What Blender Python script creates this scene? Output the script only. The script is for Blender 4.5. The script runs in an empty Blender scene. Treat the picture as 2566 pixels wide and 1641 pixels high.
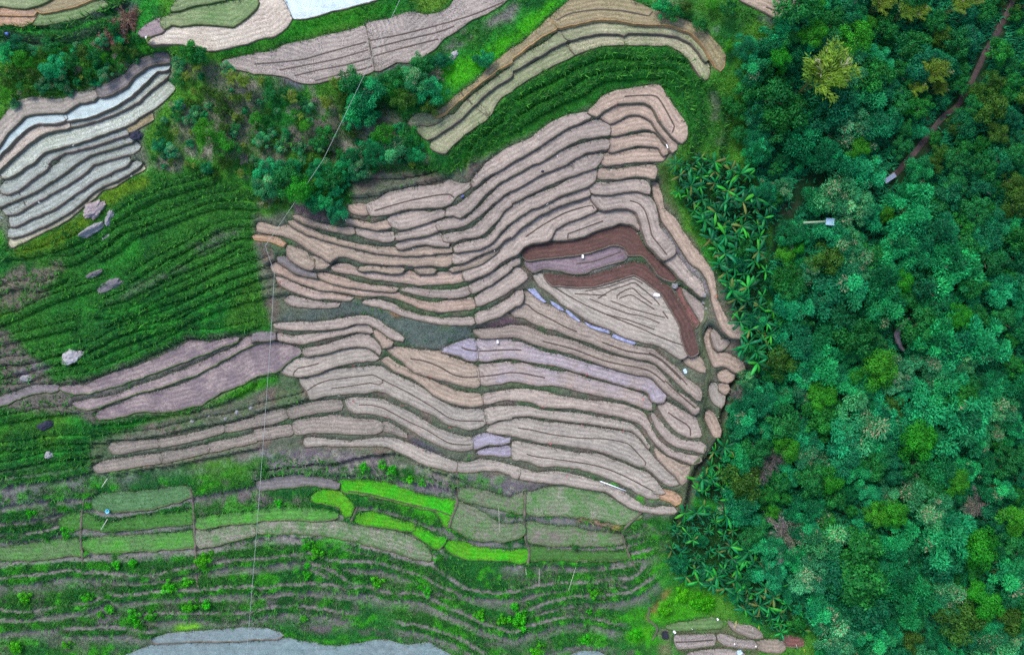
import bpy, math, random
import numpy as np
from mathutils import Vector, Matrix
from mathutils.geometry import delaunay_2d_cdt

# ---------------------------------------------------------------- camera, sky, sun, exposure
H = 114.0                 # flying height of the camera above z = 0
FPX = 1710.0              # focal length in pixels of the 2566 px wide photograph
CX, CY = 1283.0, 820.5
SC = bpy.context.scene
COL = SC.collection
cam_d = bpy.data.cameras.new('camera')
cam = bpy.data.objects.new('camera', cam_d)
COL.objects.link(cam)
cam.location = (0, 0, H)
cam.rotation_euler = (0, 0, 0)
cam_d.sensor_fit = 'HORIZONTAL'
cam_d.sensor_width = 36.0
cam_d.lens = 36.0 * FPX / 2566.0
cam_d.clip_start = 1.0
cam_d.clip_end = 4000.0
SC.camera = cam

SUN_EL, SUN_AZ = math.radians(50), math.radians(-35)   # azimuth clockwise from +Y
world = bpy.data.worlds.new("World")
SC.world = world
world.use_nodes = True
wn = world.node_tree.nodes
sky = wn.new('ShaderNodeTexSky')
sky.sky_type = 'NISHITA'
sky.sun_disc = False
sky.sun_elevation = SUN_EL
sky.sun_rotation = SUN_AZ
sky.air_density = 1.0
sky.dust_density = 2.0
wn['Background'].inputs['Strength'].default_value = 0.15
world.node_tree.links.new(sky.outputs['Color'], wn['Background'].inputs['Color'])
sun_d = bpy.data.lights.new('sun', 'SUN')
sun_d.energy = 1.6
sun_d.angle = math.radians(24)
sun_d.color = (1.0, 0.95, 0.88)
sun = bpy.data.objects.new('sun', sun_d)
COL.objects.link(sun)
sdir = Vector((math.sin(SUN_AZ) * math.cos(SUN_EL), math.cos(SUN_AZ) * math.cos(SUN_EL), math.sin(SUN_EL)))
sun.rotation_euler = sdir.to_track_quat('Z', 'Y').to_euler()
SC.view_settings.view_transform = 'Standard'
SC.view_settings.look = 'None'
SC.view_settings.exposure = 0.82
SC.view_settings.gamma = 1.0
SC.render.film_transparent = False
SC.cycles.max_bounces = 6
SC.cycles.diffuse_bounces = 3
SC.cycles.transmission_bounces = 2
SC.cycles.use_denoising = False

rng = np.random.default_rng(7)
random.seed(7)

# ---------------------------------------------------------------- map coordinates
TS = 3.75625
TILE = {}
for _r, _row in enumerate(('abcd', 'efgh', 'ijkl', 'mnop')):
    for _c, _k in enumerate(_row):
        TILE[_k] = (640 * _c, 410 * _r)

def P(s):
    """survey string -> list of map pixels (of the 2566 x 1641 photograph)"""
    out = []
    t = (0, 0)
    for tok in s.split():
        if tok in TILE:
            t = TILE[tok]
        else:
            u, v = tok.split(',')
            out.append((t[0] + float(u) / TS, t[1] + float(v) / TS))
    return np.array(out)

def zlev(l):
    return 4.0 - 0.42 * l

def ground_xy(p, z):
    """map pixel at height z -> metres"""
    p = np.asarray(p, float)
    k = (H - z) / FPX
    return np.stack([(p[..., 0] - CX) * k, -(p[..., 1] - CY) * k], -1)

def lin(c):
    c = np.asarray(c, float) / 255.0
    return np.where(c <= 0.04045, c / 12.92, ((c + 0.055) / 1.055) ** 2.4)

# ---------------------------------------------------------------- value noise (numpy)
_perm = rng.random((256, 256))
def vnoise(x, y):
    xi = np.floor(x).astype(int); yi = np.floor(y).astype(int)
    fx = x - xi; fy = y - yi
    fx = fx * fx * (3 - 2 * fx); fy = fy * fy * (3 - 2 * fy)
    a = _perm[xi & 255, yi & 255]; b = _perm[(xi + 1) & 255, yi & 255]
    c = _perm[xi & 255, (yi + 1) & 255]; d = _perm[(xi + 1) & 255, (yi + 1) & 255]
    return (a * (1 - fx) + b * fx) * (1 - fy) + (c * (1 - fx) + d * fx) * fy
def fbm(x, y, o=4):
    s = 0; a = 0.5; n = 0
    for i in range(o):
        s = s + a * vnoise(x + 17.3 * i, y - 9.1 * i); n += a
        x = x * 2.03; y = y * 2.03; a *= 0.55
    return s / n

def smooth_closed(p, step):
    """closed Catmull-Rom through p, resampled"""
    n = len(p); out = []
    for i in range(n):
        p0, p1, p2, p3 = p[i - 1], p[i], p[(i + 1) % n], p[(i + 2) % n]
        m = max(1, int(np.linalg.norm(p2 - p1) / step))
        a = p1 + 0.0; t1 = (p2 - p0) * 0.27; t2 = (p3 - p1) * 0.27
        L = np.linalg.norm(p2 - p1)
        for t in (t1, t2):
            l = np.linalg.norm(t)
            if l > L * 0.8 and l > 0: t *= L * 0.8 / l
        for k in range(m):
            s = k / m
            out.append((2*s**3 - 3*s**2 + 1) * p1 + (s**3 - 2*s**2 + s) * t1 + (-2*s**3 + 3*s**2) * p2 + (s**3 - s**2) * t2)
    return np.array(out)

def smooth_open(p, step):
    p = np.asarray(p); n = len(p); out = []
    for i in range(n - 1):
        p0, p1, p2, p3 = p[max(i - 1, 0)], p[i], p[i + 1], p[min(i + 2, n - 1)]
        m = max(1, int(np.linalg.norm(p2 - p1) / step))
        t1 = (p2 - p0) * 0.4; t2 = (p3 - p1) * 0.4
        for k in range(m):
            s = k / m
            out.append((2*s**3 - 3*s**2 + 1) * p1 + (s**3 - 2*s**2 + s) * t1 + (-2*s**3 + 3*s**2) * p2 + (s**3 - s**2) * t2)
    out.append(p[-1])
    return np.array(out)

def inside(poly, x, y):
    r = np.zeros(x.shape, bool)
    n = len(poly)
    for i in range(n):
        x1, y1 = poly[i]; x2, y2 = poly[(i + 1) % n]
        if y1 == y2: continue
        c = ((y1 > y) != (y2 > y)) & (x < (x2 - x1) * (y - y1) / (y2 - y1) + x1)
        r ^= c
    return r

def seg_dist(pl, x, y):
    """distance to polyline and signed side (+ = left of travel when y grows downward means north for L->R)"""
    best = np.full(x.shape, 1e9); side = np.zeros(x.shape)
    for i in range(len(pl) - 1):
        ax, ay = pl[i]; bx, by = pl[i + 1]
        dx, dy = bx - ax, by - ay
        L2 = dx * dx + dy * dy + 1e-9
        t = np.clip(((x - ax) * dx + (y - ay) * dy) / L2, 0, 1)
        qx = x - ax - t * dx; qy = y - ay - t * dy
        d = np.hypot(qx, qy)
        s = np.sign(dy * (x - ax) - dx * (y - ay))
        m = d < best
        best = np.where(m, d, best); side = np.where(m, s, side)
    return best, side

# ---------------------------------------------------------------- materials
def nodes_of(name):
    m = bpy.data.materials.new(name)
    m.use_nodes = True
    nt = m.node_tree
    return m, nt, nt.nodes['Principled BSDF'], nt.links

def mathn(nt, op, a, b=None):
    n = nt.nodes.new('ShaderNodeMath'); n.operation = op
    for i, v in enumerate((a, b)):
        if v is None: continue
        if isinstance(v, (int, float)): n.inputs[i].default_value = v
        else: nt.links.new(v, n.inputs[i])
    return n.outputs[0]

def noise_n(nt, vec, scale, detail=3, rough=0.6):
    n = nt.nodes.new('ShaderNodeTexNoise')
    n.inputs['Scale'].default_value = scale
    n.inputs['Detail'].default_value = detail
    n.inputs['Roughness'].default_value = rough
    nt.links.new(vec, n.inputs['Vector'])
    return n.outputs['Fac']

def ramp_n(nt, fac, stops):
    r = nt.nodes.new('ShaderNodeValToRGB')
    el = r.color_ramp.elements
    while len(el) < len(stops): el.new(0.5)
    for e, (p, c) in zip(el, stops):
        e.position = p; e.color = (*c, 1)
    nt.links.new(fac, r.inputs[0])
    return r.outputs[0]

def mix_n(nt, fac, a, b, mode='MIX'):
    n = nt.nodes.new('ShaderNodeMix'); n.data_type = 'RGBA'; n.blend_type = mode
    if isinstance(fac, (int, float)): n.inputs['Factor'].default_value = fac
    else: nt.links.new(fac, n.inputs['Factor'])
    for i, v in ((6, a), (7, b)):
        if isinstance(v, (tuple, list, np.ndarray)): n.inputs[i].default_value = (*v[:3], 1)
        else: nt.links.new(v, n.inputs[i])
    return n.outputs[2]

def pos_n(nt):
    return nt.nodes.new('ShaderNodeNewGeometry').outputs['Position']

def soil_material(name, c, c2, grain=0.35, rough=0.85, gscale=4.0, patch=0.12, stub=None, bump=0.4, rows=0):
    """mud: broad patches from colour c to c2, fine grain, optional specks of stubble"""
    m, nt, b, lk = nodes_of(name)
    p = pos_n(nt)
    big = noise_n(nt, p, patch, 4, 0.65)
    oi = nt.nodes.new('ShaderNodeObjectInfo')
    shift = mathn(nt, 'ADD', big, mathn(nt, 'MULTIPLY', mathn(nt, 'SUBTRACT', oi.outputs['Random'], 0.5), 0.22))
    base = ramp_n(nt, shift, [(0.36, c), (0.66, c2)])
    fine = noise_n(nt, p, gscale, 3, 0.75)
    k = ramp_n(nt, fine, [(0.3, (1 - grain,) * 3), (0.7, (1 + grain * 0.6,) * 3)])
    col = mix_n(nt, 1.0, base, k, 'MULTIPLY')
    mid = noise_n(nt, p, 0.9, 4, 0.7)
    k2 = ramp_n(nt, mid, [(0.3, (0.80,) * 3), (0.7, (1.14,) * 3)])
    col = mix_n(nt, 1.0, col, k2, 'MULTIPLY')
    mp = nt.nodes.new('ShaderNodeMapping'); mp.inputs['Scale'].default_value = (0.16, 1.0, 1.0); mp.inputs['Rotation'].default_value = (0, 0, -0.1)
    lk.new(p, mp.inputs['Vector'])
    k3 = ramp_n(nt, noise_n(nt, mp.outputs[0], 1.3, 4, 0.7), [(0.32, (0.84,) * 3), (0.68, (1.12,) * 3)])
    col = mix_n(nt, 1.0, col, k3, 'MULTIPLY')
    wet = ramp_n(nt, noise_n(nt, p, 0.33, 5, 0.7), [(0.58, (0, 0, 0)), (0.70, (1, 1, 1))])
    col = mix_n(nt, mathn(nt, 'MULTIPLY', wet, 0.55), col, mix_n(nt, 1.0, col, (0.72, 0.72, 0.80), 'MULTIPLY'))
    if stub is not None:
        v = noise_n(nt, p, 5.5, 1, 0.5)
        w = noise_n(nt, p, 0.35, 3, 0.6)
        f = mathn(nt, 'MULTIPLY', ramp_n(nt, v, [(0.5, (0, 0, 0)), (0.62, (1, 1, 1))]), ramp_n(nt, w, [(0.35, (0.15,) * 3), (0.62, (0.95,) * 3)]))
        col = mix_n(nt, f, col, stub)
    if rows:
        # worked rows that follow the lower bank, and damp mud along the banks
        at_ = nt.nodes.new('ShaderNodeAttribute'); at_.attribute_name = 'row'
        ab_ = nt.nodes.new('ShaderNodeAttribute'); ab_.attribute_name = 'edge'
        ph = mathn(nt, 'ADD', mathn(nt, 'MULTIPLY', at_.outputs['Fac'], 2 * math.pi / rows), mathn(nt, 'MULTIPLY', noise_n(nt, p, 0.7, 3), 5.0))
        st = mathn(nt, 'MULTIPLY', mathn(nt, 'SINE', ph), ramp_n(nt, noise_n(nt, p, 0.25, 3), [(0.35, (0.05,) * 3), (0.65, (0.2,) * 3)]))
        cm = nt.nodes.new('ShaderNodeCombineXYZ')
        for i in range(3): lk.new(mathn(nt, 'ADD', st, 1.0), cm.inputs[i])
        col = mix_n(nt, 1.0, col, cm.outputs[0], 'MULTIPLY')
        e = mathn(nt, 'SUBTRACT', ab_.outputs['Fac'], mathn(nt, 'MULTIPLY', noise_n(nt, p, 1.4, 4, 0.7), 0.9))
        damp = ramp_n(nt, e, [(0.0, (0.90, 0.90, 0.91)), (0.25, (1.0, 1.0, 1.0))])
        col = mix_n(nt, 1.0, col, damp, 'MULTIPLY')
    lk.new(col, b.inputs['Base Color'])
    b.inputs['Roughness'].default_value = rough
    b.inputs['Specular IOR Level'].default_value = 0.35
    bp = nt.nodes.new('ShaderNodeBump')
    bp.inputs['Strength'].default_value = bump
    bp.inputs['Distance'].default_value = 0.12
    lk.new(noise_n(nt, p, 5.0, 4, 0.7), bp.inputs['Height'])
    lk.new(bp.outputs[0], b.inputs['Normal'])
    return m

def leaf_material(name, trans=0.3, rough=0.6, rand=0.25, gain=1.0):
    """leaves and grass take their own colour from the mesh; each plant varies a little"""
    m, nt, b, lk = nodes_of(name)
    a = nt.nodes.new('ShaderNodeVertexColor'); a.layer_name = 'Col'
    oi = nt.nodes.new('ShaderNodeObjectInfo')
    hs = nt.nodes.new('ShaderNodeHueSaturation')
    lk.new(a.outputs['Color'], hs.inputs['Color'])
    lk.new(mathn(nt, 'ADD', mathn(nt, 'MULTIPLY', oi.outputs['Random'], rand * 2), gain - rand), hs.inputs['Value'])
    rr = mathn(nt, 'FRACT', mathn(nt, 'MULTIPLY', oi.outputs['Random'], 7.31))
    lk.new(mathn(nt, 'ADD', mathn(nt, 'MULTIPLY', rr, rand * 0.16), 0.5 - rand * 0.08), hs.inputs['Hue'])
    lk.new(hs.outputs[0], b.inputs['Base Color'])
    b.inputs['Roughness'].default_value = rough
    b.inputs['Specular IOR Level'].default_value = 0.25
    if trans:
        t = nt.nodes.new('ShaderNodeBsdfTranslucent')
        lk.new(hs.outputs[0], t.inputs['Color'])
        mx = nt.nodes.new('ShaderNodeMixShader'); mx.inputs[0].default_value = trans
        lk.new(b.outputs[0], mx.inputs[1]); lk.new(t.outputs[0], mx.inputs[2])
        lk.new(mx.outputs[0], nt.nodes['Material Output'].inputs['Surface'])
    return m

def plain_material(name, c, rough=0.7, var=0.25, scale=6.0, metal=0.0, bump=0.3, coords='obj'):
    m, nt, b, lk = nodes_of(name)
    if coords == 'obj':
        p = nt.nodes.new('ShaderNodeTexCoord').outputs['Object']
    else:
        p = pos_n(nt)
    n = noise_n(nt, p, scale, 5, 0.65)
    lk.new(ramp_n(nt, n, [(0.3, tuple(np.array(c) * (1 - var))), (0.7, tuple(np.minimum(np.array(c) * (1 + var), 1)))]), b.inputs['Base Color'])
    b.inputs['Roughness'].default_value = rough
    b.inputs['Metallic'].default_value = metal
    bp = nt.nodes.new('ShaderNodeBump'); bp.inputs['Strength'].default_value = bump; bp.inputs['Distance'].default_value = 0.05
    lk.new(n, bp.inputs['Height']); lk.new(bp.outputs[0], b.inputs['Normal'])
    return m

# ---------------------------------------------------------------- mesh helpers
def mesh_np(name, verts, faces, mat=None, cols=None, smooth=False):
    """faces: (n,k) int array or list of lists"""
    me = bpy.data.meshes.new(name)
    if isinstance(faces, np.ndarray):
        n, k = faces.shape
        me.vertices.add(len(verts)); me.vertices.foreach_set('co', np.asarray(verts, np.float32).ravel())
        me.loops.add(n * k); me.loops.foreach_set('vertex_index', faces.astype(np.int32).ravel())
        me.polygons.add(n)
        me.polygons.foreach_set('loop_start', np.arange(0, n * k, k, dtype=np.int32))
        me.polygons.foreach_set('loop_total', np.full(n, k, np.int32))
        me.update(calc_edges=True)
    else:
        me.from_pydata([tuple(map(float, v)) for v in verts], [], [tuple(map(int, f)) for f in faces])
        me.update()
    if cols is not None:
        at = me.color_attributes.new('Col', 'FLOAT_COLOR', 'POINT')
        c4 = np.ones((len(verts), 4), np.float32); c4[:, :3] = cols
        at.data.foreach_set('color', c4.ravel())
    if smooth:
        me.polygons.foreach_set('use_smooth', np.ones(len(me.polygons), bool))
    if mat is not None: me.materials.append(mat)
    return me

def link(name, me, parent=None, loc=(0, 0, 0), rot=(0, 0, 0), scale=(1, 1, 1)):
    o = bpy.data.objects.new(name, me)
    COL.objects.link(o)
    o.location = loc; o.rotation_euler = rot; o.scale = scale
    if parent is not None: o.parent = parent
    return o

def tag(o, label=None, cat=None, group=None, kind=None):
    if label: o['label'] = label
    if cat: o['category'] = cat
    if group: o['group'] = group
    if kind: o['kind'] = kind
    return o

def tube(path, radii, sides=8):
    """closed-ended tube along a 3-D path"""
    path = np.asarray(path, float); n = len(path)
    V = []; F = []
    for i in range(n):
        d = path[min(i + 1, n - 1)] - path[max(i - 1, 0)]
        d = d / (np.linalg.norm(d) + 1e-9)
        a = np.cross(d, (0, 0, 1.0)) if abs(d[2]) < 0.95 else np.cross(d, (1.0, 0, 0))
        a /= np.linalg.norm(a); b = np.cross(d, a)
        r = radii[i] if hasattr(radii, '__len__') else radii
        for k in range(sides):
            t = 2 * math.pi * k / sides
            V.append(path[i] + r * (math.cos(t) * a + math.sin(t) * b))
    for i in range(n - 1):
        for k in range(sides):
            F.append((i * sides + k, i * sides + (k + 1) % sides, (i + 1) * sides + (k + 1) % sides, (i + 1) * sides + k))
    F.append(tuple(range(sides - 1, -1, -1))); F.append(tuple(range((n - 1) * sides, n * sides)))
    return V, F
# ---------------------------------------------------------------- the survey of paddies: level, soil, outline, furrows, label
FIELDS = []
def fld(lv, soil, outline, label, furrows=(), cat='rice paddy', wob=1.0):
    FIELDS.append(dict(lv=lv, soil=soil, out=P(outline), fur=[P(f) for f in ((furrows,) if isinstance(furrows, str) else furrows)], label=label, cat=cat, wob=wob))

# hillside north-west corner
fld(-9.6, 'palegreen', 'a -60,-60 470,-40 380,25 260,55 150,55 0,35 -60,35', 'pale green stubble terrace in the far north-west corner')
fld(-9.1, 'orange', 'a -60,60 60,65 200,85 330,122 180,128 0,128 -60,128', 'thin rust-orange terrace strip, upper of two in the north-west corner')
fld(-8.7, 'orange', 'a -60,145 150,140 290,145 318,160 290,192 210,235 110,210 -60,225', 'rust-orange terrace tongue, lower of two in the north-west corner')
fld(-8.5, 'palegreen', 'a 310,190 350,150 470,125 620,105 780,60 980,30 1010,45 900,80 800,135 650,180 420,215 310,215', 'green-tinted stubble terrace beside the lower rust-orange tongue')
fld(-9.0, 'khaki', 'a 390,110 560,80 700,45 860,-20 960,-60 500,-60 350,60', 'khaki stubble terrace at the top edge above the green-tinted strip')
# top centre
fld(-10.9, 'palegreen', 'a 1620,100 1700,-20 2130,-30 2110,-5 1900,30 1750,65', 'smooth pale green plot at the top edge, above the striped seedling plot')
fld(-10.4, 'stripegreen', 'a 1520,195 1700,115 1800,70 2000,55 2200,30 2404,-10 2404,70 2230,215 2190,238 1900,212 1700,232 1610,228 1545,262', 'striped green seedling plot above the cream terrace')
fld(-10.2, 'purple', 'a 1312,308 1495,195 1530,278 1390,330 1342,333', 'small grey-purple pointed plot at the west tip of the seedling plot')
fld(-9.8, 'cream', 'a 1392,375 1530,292 1640,245 1880,222 2200,252 2260,205 2404,120 b 0,90 60,0 100,-50 215,-50 262,20 305,110 330,180 285,260 175,330 60,350 0,368 a 2300,408 2050,462 1930,466 1820,436 1680,403 1550,403 1440,412', 'broad cream and pinkish dry terrace curving below the seedling plot')
fld(-9.6, 'white', 'b 235,-70 285,30 345,165 480,162 620,128 760,88 900,58 1060,15 1180,-30 1200,-70', 'dazzling pale blue-white flooded plot at the top edge')
fld(-8.2, 'ribbed', 'a 2102,582 2250,552 2404,522 b 0,510 150,500 300,432 500,392 700,342 900,297 1020,262 1055,400 1085,560 1110,655 1000,698 850,728 700,742 560,772 440,768 340,738 230,700 60,685 -10,688 a 2330,658 2200,638 2130,608', 'long pinkish terrace of planted rows, west of the green cross bund',
    ('b -10,605 200,590 450,560 700,490 1040,398', 'b 230,660 500,610 750,560 1060,472', 'b 370,715 600,660 850,612 1085,547', 'b 560,762 800,702 1000,655 1100,622'))
fld(-8.3, 'ribbed', 'b 1062,240 1250,192 1450,130 1600,155 1720,142 1820,92 1880,10 1930,-70 2400,-70 2340,10 2230,90 2050,170 1900,270 1770,350 1700,430 1600,500 1490,572 1330,578 1200,640 1140,655 1105,470', 'pinkish terrace of planted rows, east of the green cross bund',
    ('b 1075,385 1400,320 1750,230 2050,140 2340,20', 'b 1095,460 1400,380 1700,310 1870,250', 'b 1115,530 1400,450 1720,370'))
fld(-10.6, 'tan', 'c 2120,-60 2180,0 2300,60 2400,110 d 60,150 150,150 240,40 290,-60', 'tan stubble plot at the top edge beside the forest', ('c 2200,30 2404,130 d 60,160', 'd 0,70 130,120'))
# west pale terraces
fld(-5.0, 'greytan', 'a -60,1250 0,1175 90,1055 180,970 300,935 500,955 615,950 720,895 890,875 905,900 870,935 740,955 600,1042 440,1042 330,1055 230,1075 160,1140 60,1235 0,1325 -60,1395', 'grey-brown top strip of the western pale terraces')
fld(-5.2, 'greypurple', 'a 930,835 1050,795 1200,705 1235,650 1330,575 1450,525 1565,515 1580,575 1480,585 1370,615 1240,715 1180,790 1050,865 935,895', 'dull purple-grey weedy strip leading to the rock-lined corner of the western terraces')
fld(-4.2, 'paleblue', 'a -60,1390 60,1245 230,1095 370,1075 600,1066 612,1118 500,1145 350,1145 260,1185 130,1295 0,1432 -60,1495', 'pale blue flooded strip running off the west edge of the photo')
fld(-4.1, 'paleblue', 'a 625,1062 760,993 950,942 1130,892 1250,795 1330,698 1470,597 1585,615 1575,645 1470,655 1350,772 1230,882 1100,972 950,1042 800,1092 640,1120', 'pale blue flooded strip bending up to the corner of the western terraces')
fld(-3.2, 'cream', 'a -60,1550 100,1388 250,1238 360,1185 500,1186 638,1166 645,1190 500,1210 380,1255 280,1322 150,1432 20,1550 -60,1610', 'cream wet strip below the blue flooded strip at the west edge')
fld(-3.1, 'palewest', 'a 660,1160 800,1135 1000,1066 1150,976 1270,896 1400,768 1500,680 1585,678 1555,715 1420,822 1290,942 1100,1042 900,1122 665,1182', 'khaki-green stubble strip below the bending blue flooded strip')
fld(-2.2, 'palewest', 'a 35,1565 135,1505 275,1365 400,1276 520,1238 700,1208 950,1148 1120,1078 1300,978 1450,858 1550,778 1632,830 1595,875 1500,962 1420,1022 1300,1092 1180,1172 1000,1232 750,1322 520,1382 400,1422 300,1512 e 230,15 130,85 30,125 32,65 80,20', 'widest strip of the western terraces, cream in the west and khaki in the east')
fld(-1.6, 'khaki', 'a 1208,1192 1380,1080 1425,1078 1426,1118 1300,1186 1222,1232', 'short khaki plot jutting east beyond a cross bund of the western terraces')
fld(-1.2, 'palegrey', 'a 320,1530 400,1475 600,1405 850,1336 1050,1266 1190,1206 1210,1238 1050,1294 850,1364 600,1424 480,1494 420,1552 e 440,22 300,122 170,228 80,264 26,260 14,240 130,114 240,50', 'pale stubble strip with a rounded west tip, below the widest western strip')
fld(-0.3, 'palegrey', 'e -40,322 0,312 160,256 200,262 330,176 480,66 560,16 a 620,1476 800,1430 1000,1380 1225,1300 1240,1318 1050,1380 850,1440 700,1524 e 620,54 480,144 330,244 180,314 0,384 -40,395', 'pale stubble strip second below the widest western strip', ('e 172,258 190,300',))
fld(0.6, 'palegrey', 'a 720,1544 900,1485 1100,1405 1280,1350 1308,1380 1240,1430 1020,1485 870,1535 e 760,96 640,174 480,264 370,324 240,394 150,454 60,464 45,440 62,422 220,355 380,275 540,184 700,64', 'pale stubble strip third below the widest western strip', ('e 222,352 238,392',))
fld(1.4, 'palegrey', 'e 112,508 160,486 300,426 420,350 560,260 700,190 800,126 900,46 a 1020,1536 1200,1486 1210,1500 1186,1535 e 1085,44 900,134 780,214 640,312 500,412 300,492 115,580', 'pale stubble strip fourth below the widest western strip')
fld(2.2, 'palegrey', 'e 95,636 280,558 500,458 660,368 800,248 940,156 1060,126 1200,58 1290,-5 1316,5 1270,40 1080,146 960,196 820,296 680,416 500,526 260,636 92,686', 'pale stubble strip last but one at the foot of the western terraces', ('e 1035,86 1052,130',))
fld(3.0, 'cream2', 'e 110,724 280,662 480,574 620,506 740,426 850,316 960,226 1090,174 1220,94 1338,24 1350,45 1220,108 1060,206 950,236 880,306 760,406 620,516 470,596 280,686 116,776', 'cream straight-edged strip lowest of the western terraces')
# great arch in the north
fld(-6.0, 'khaki', 'b 1692,1083 1800,1002 1930,884 2060,802 2140,714 2220,624 2404,486 c 0,478 110,424 200,334 300,249 375,176 424,258 300,326 150,434 0,552 b 2404,582 2280,642 2150,742 2050,822 1930,922 1780,1052', 'orange-rimmed khaki strip, western half of the outermost northern arch', ('b 1930,868 1965,915',))
fld(-6.1, 'khaki', 'c 394,163 480,88 570,5 640,-50 1010,-50 1150,22 1330,108 1500,153 1680,220 1850,340 1960,452 2007,532 2000,605 1978,655 1943,628 1893,538 1803,396 1693,300 1500,230 1330,220 1150,210 1000,180 830,175 620,215 452,250', 'orange-rimmed khaki strip, eastern half of the outermost northern arch', ('c 430,195 560,130 800,95 1050,105 1300,152 1335,112',))
fld(-5.0, 'palekhaki', 'b 1448,1160 1482,1113 1560,1074 1660,1088 1755,1120 1690,1156 1620,1172 1540,1166 1470,1182', 'small bulb-shaped plot at the south-west tip of the northern arch')
fld(-4.8, 'palekhaki', 'b 1525,1212 1650,1184 1800,1105 1880,1085 1950,1005 2020,935 2150,835 2300,725 2404,645 c 0,615 150,515 300,435 468,306 514,380 400,434 280,504 100,614 0,664 b 2404,714 2280,784 2150,884 2050,984 1950,1084 1850,1164 1720,1254 1620,1304 1545,1240', 'second strip of the northern arch, western half', ('b 2000,935 2040,985',))
fld(-4.9, 'palekhaki', 'c 488,290 620,244 830,214 1000,214 1150,240 1330,244 1500,255 1680,305 1790,375 1850,482 1866,548 1838,566 1780,486 1700,396 1580,335 1400,305 1100,300 1060,322 1000,305 850,305 700,330 542,368', 'second strip of the northern arch, eastern half')
fld(-3.8, 'palekhaki', 'b 1655,1385 1672,1344 1850,1224 1980,1114 2068,1015 2182,1098 2050,1195 1930,1284 1850,1354 1780,1434 1700,1414', 'inner strip of the northern arch, blunt western end')
fld(-3.7, 'palekhaki', 'b 2085,995 2180,905 2250,825 2404,745 c 0,710 250,595 400,495 530,435 584,518 430,584 250,684 100,774 0,842 b 2404,852 2290,924 2236,1008 2198,1082', 'inner strip of the northern arch, middle piece')
fld(-3.9, 'palekhaki', 'c 564,428 700,374 850,339 1000,334 1060,350 1100,334 1400,334 1550,354 1680,414 1760,494 1850,612 1856,700 1834,752 1780,695 1700,576 1600,476 1500,425 1300,415 1100,410 900,420 740,450 612,504', 'inner strip of the northern arch, eastern half hooking south')
# mud terraces, north-east flight
fld(-0.9, 'peach', 'c 738,1058 800,1003 860,923 940,883 1050,853 1250,833 1388,813 1450,903 1550,1043 1630,1163 1652,1200 1638,1308 1602,1342 1505,1252 1425,1152 1375,1052 1332,993 1250,953 1100,953 990,968 880,1023 810,1085', 'topmost mud paddy under the green bank, peach with a red-brown bent furrow', ('c 1070,910 1250,900 1370,910 1450,1020 1520,1150 1540,1190 1520,1250',))
fld(0.0, 'peach', 'c 853,1104 910,1047 1020,1003 1150,984 1270,989 1340,1052 1392,1152 1460,1260 1558,1350 1553,1398 1520,1425 1480,1332 1400,1232 1330,1132 1230,1072 1110,1072 1000,1122 930,1150', 'peach mud paddy just inside the topmost one')
fld(0.8, 'peach', 'c 948,1180 1020,1155 1120,1100 1230,1096 1310,1136 1380,1226 1478,1350 1484,1375 1448,1330 1390,1250 1310,1206 1230,1206 1100,1236 945,1264', 'third mud paddy down the north-east flight, bluish at its west end')
fld(1.6, 'peach', 'c 943,1312 1100,1294 1240,1265 1340,1275 1400,1335 1478,1400 1468,1446 1440,1455 1400,1385 1300,1362 1180,1362 1050,1392 938,1424', 'fourth mud paddy down the north-east flight, with a white stake at its east end')
fld(2.4, 'peach', 'c 882,1462 1040,1445 1200,1415 1310,1415 1400,1425 1456,1470 1428,1506 1300,1506 1100,1520 1000,1535 873,1545', 'fifth mud paddy down the north-east flight')
fld(3.2, 'peach', 'g 842,65 1000,65 1150,45 1350,24 1367,62 1347,136 1250,111 1100,111 1000,136 834,131', 'sixth mud paddy down the north-east flight, squared at its east end')
fld(4.0, 'pink', 'g 750,222 800,190 920,195 1050,175 1150,165 1268,175 1306,232 1297,276 1200,246 1080,251 950,275 830,275 765,261', 'seventh mud paddy down the north-east flight, above the bend')
fld(5.0, 'pink', 'g 766,285 830,305 930,315 1080,290 1200,285 1298,325 1346,392 1376,502 1386,602 1478,712 1526,780 1534,838 1442,894 1364,825 1294,745 1254,646 1224,517 1184,447 1100,411 1000,406 880,431 824,397 774,340', 'long pink mud paddy bending sharply south with a dark furrow down its middle', ('g 1120,350 1200,375 1260,440 1300,560 1330,680 1400,770 1470,860',))
fld(6.2, 'pink', 'g 1455,912 1538,855 1600,925 1680,1034 1788,1124 1807,1212 1806,1254 1702,1164 1602,1074 1535,995', 'lower piece of the long bent paddy, past a short cross bund')
fld(6.6, 'pink', 'g 385,708 434,625 500,575 620,535 740,495 850,460 960,455 1060,430 1148,455 1186,522 1214,612 1180,584 1120,554 1030,549 900,584 760,634 640,684 550,700', 'pink mud paddy with a hooked furrow directly above the red ploughed arch', ('g 870,540 760,580 600,640 540,660 535,700',))
fld(5.6, 'pink', 'g 738,328 550,380 350,440 200,510 60,630 0,705 f 2404,706 2300,806 2200,896 2100,966 1966,1024 1988,1092 2080,1056 2200,1006 2290,926 2404,862 g 60,836 120,776 200,735 350,711 374,690 414,604 500,554 650,496 796,432 786,400', 'wide pink mud paddy with a long straight furrow, north of the red arch', ('g 140,690 300,580 500,470 650,420 765,395 785,425',))
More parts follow.
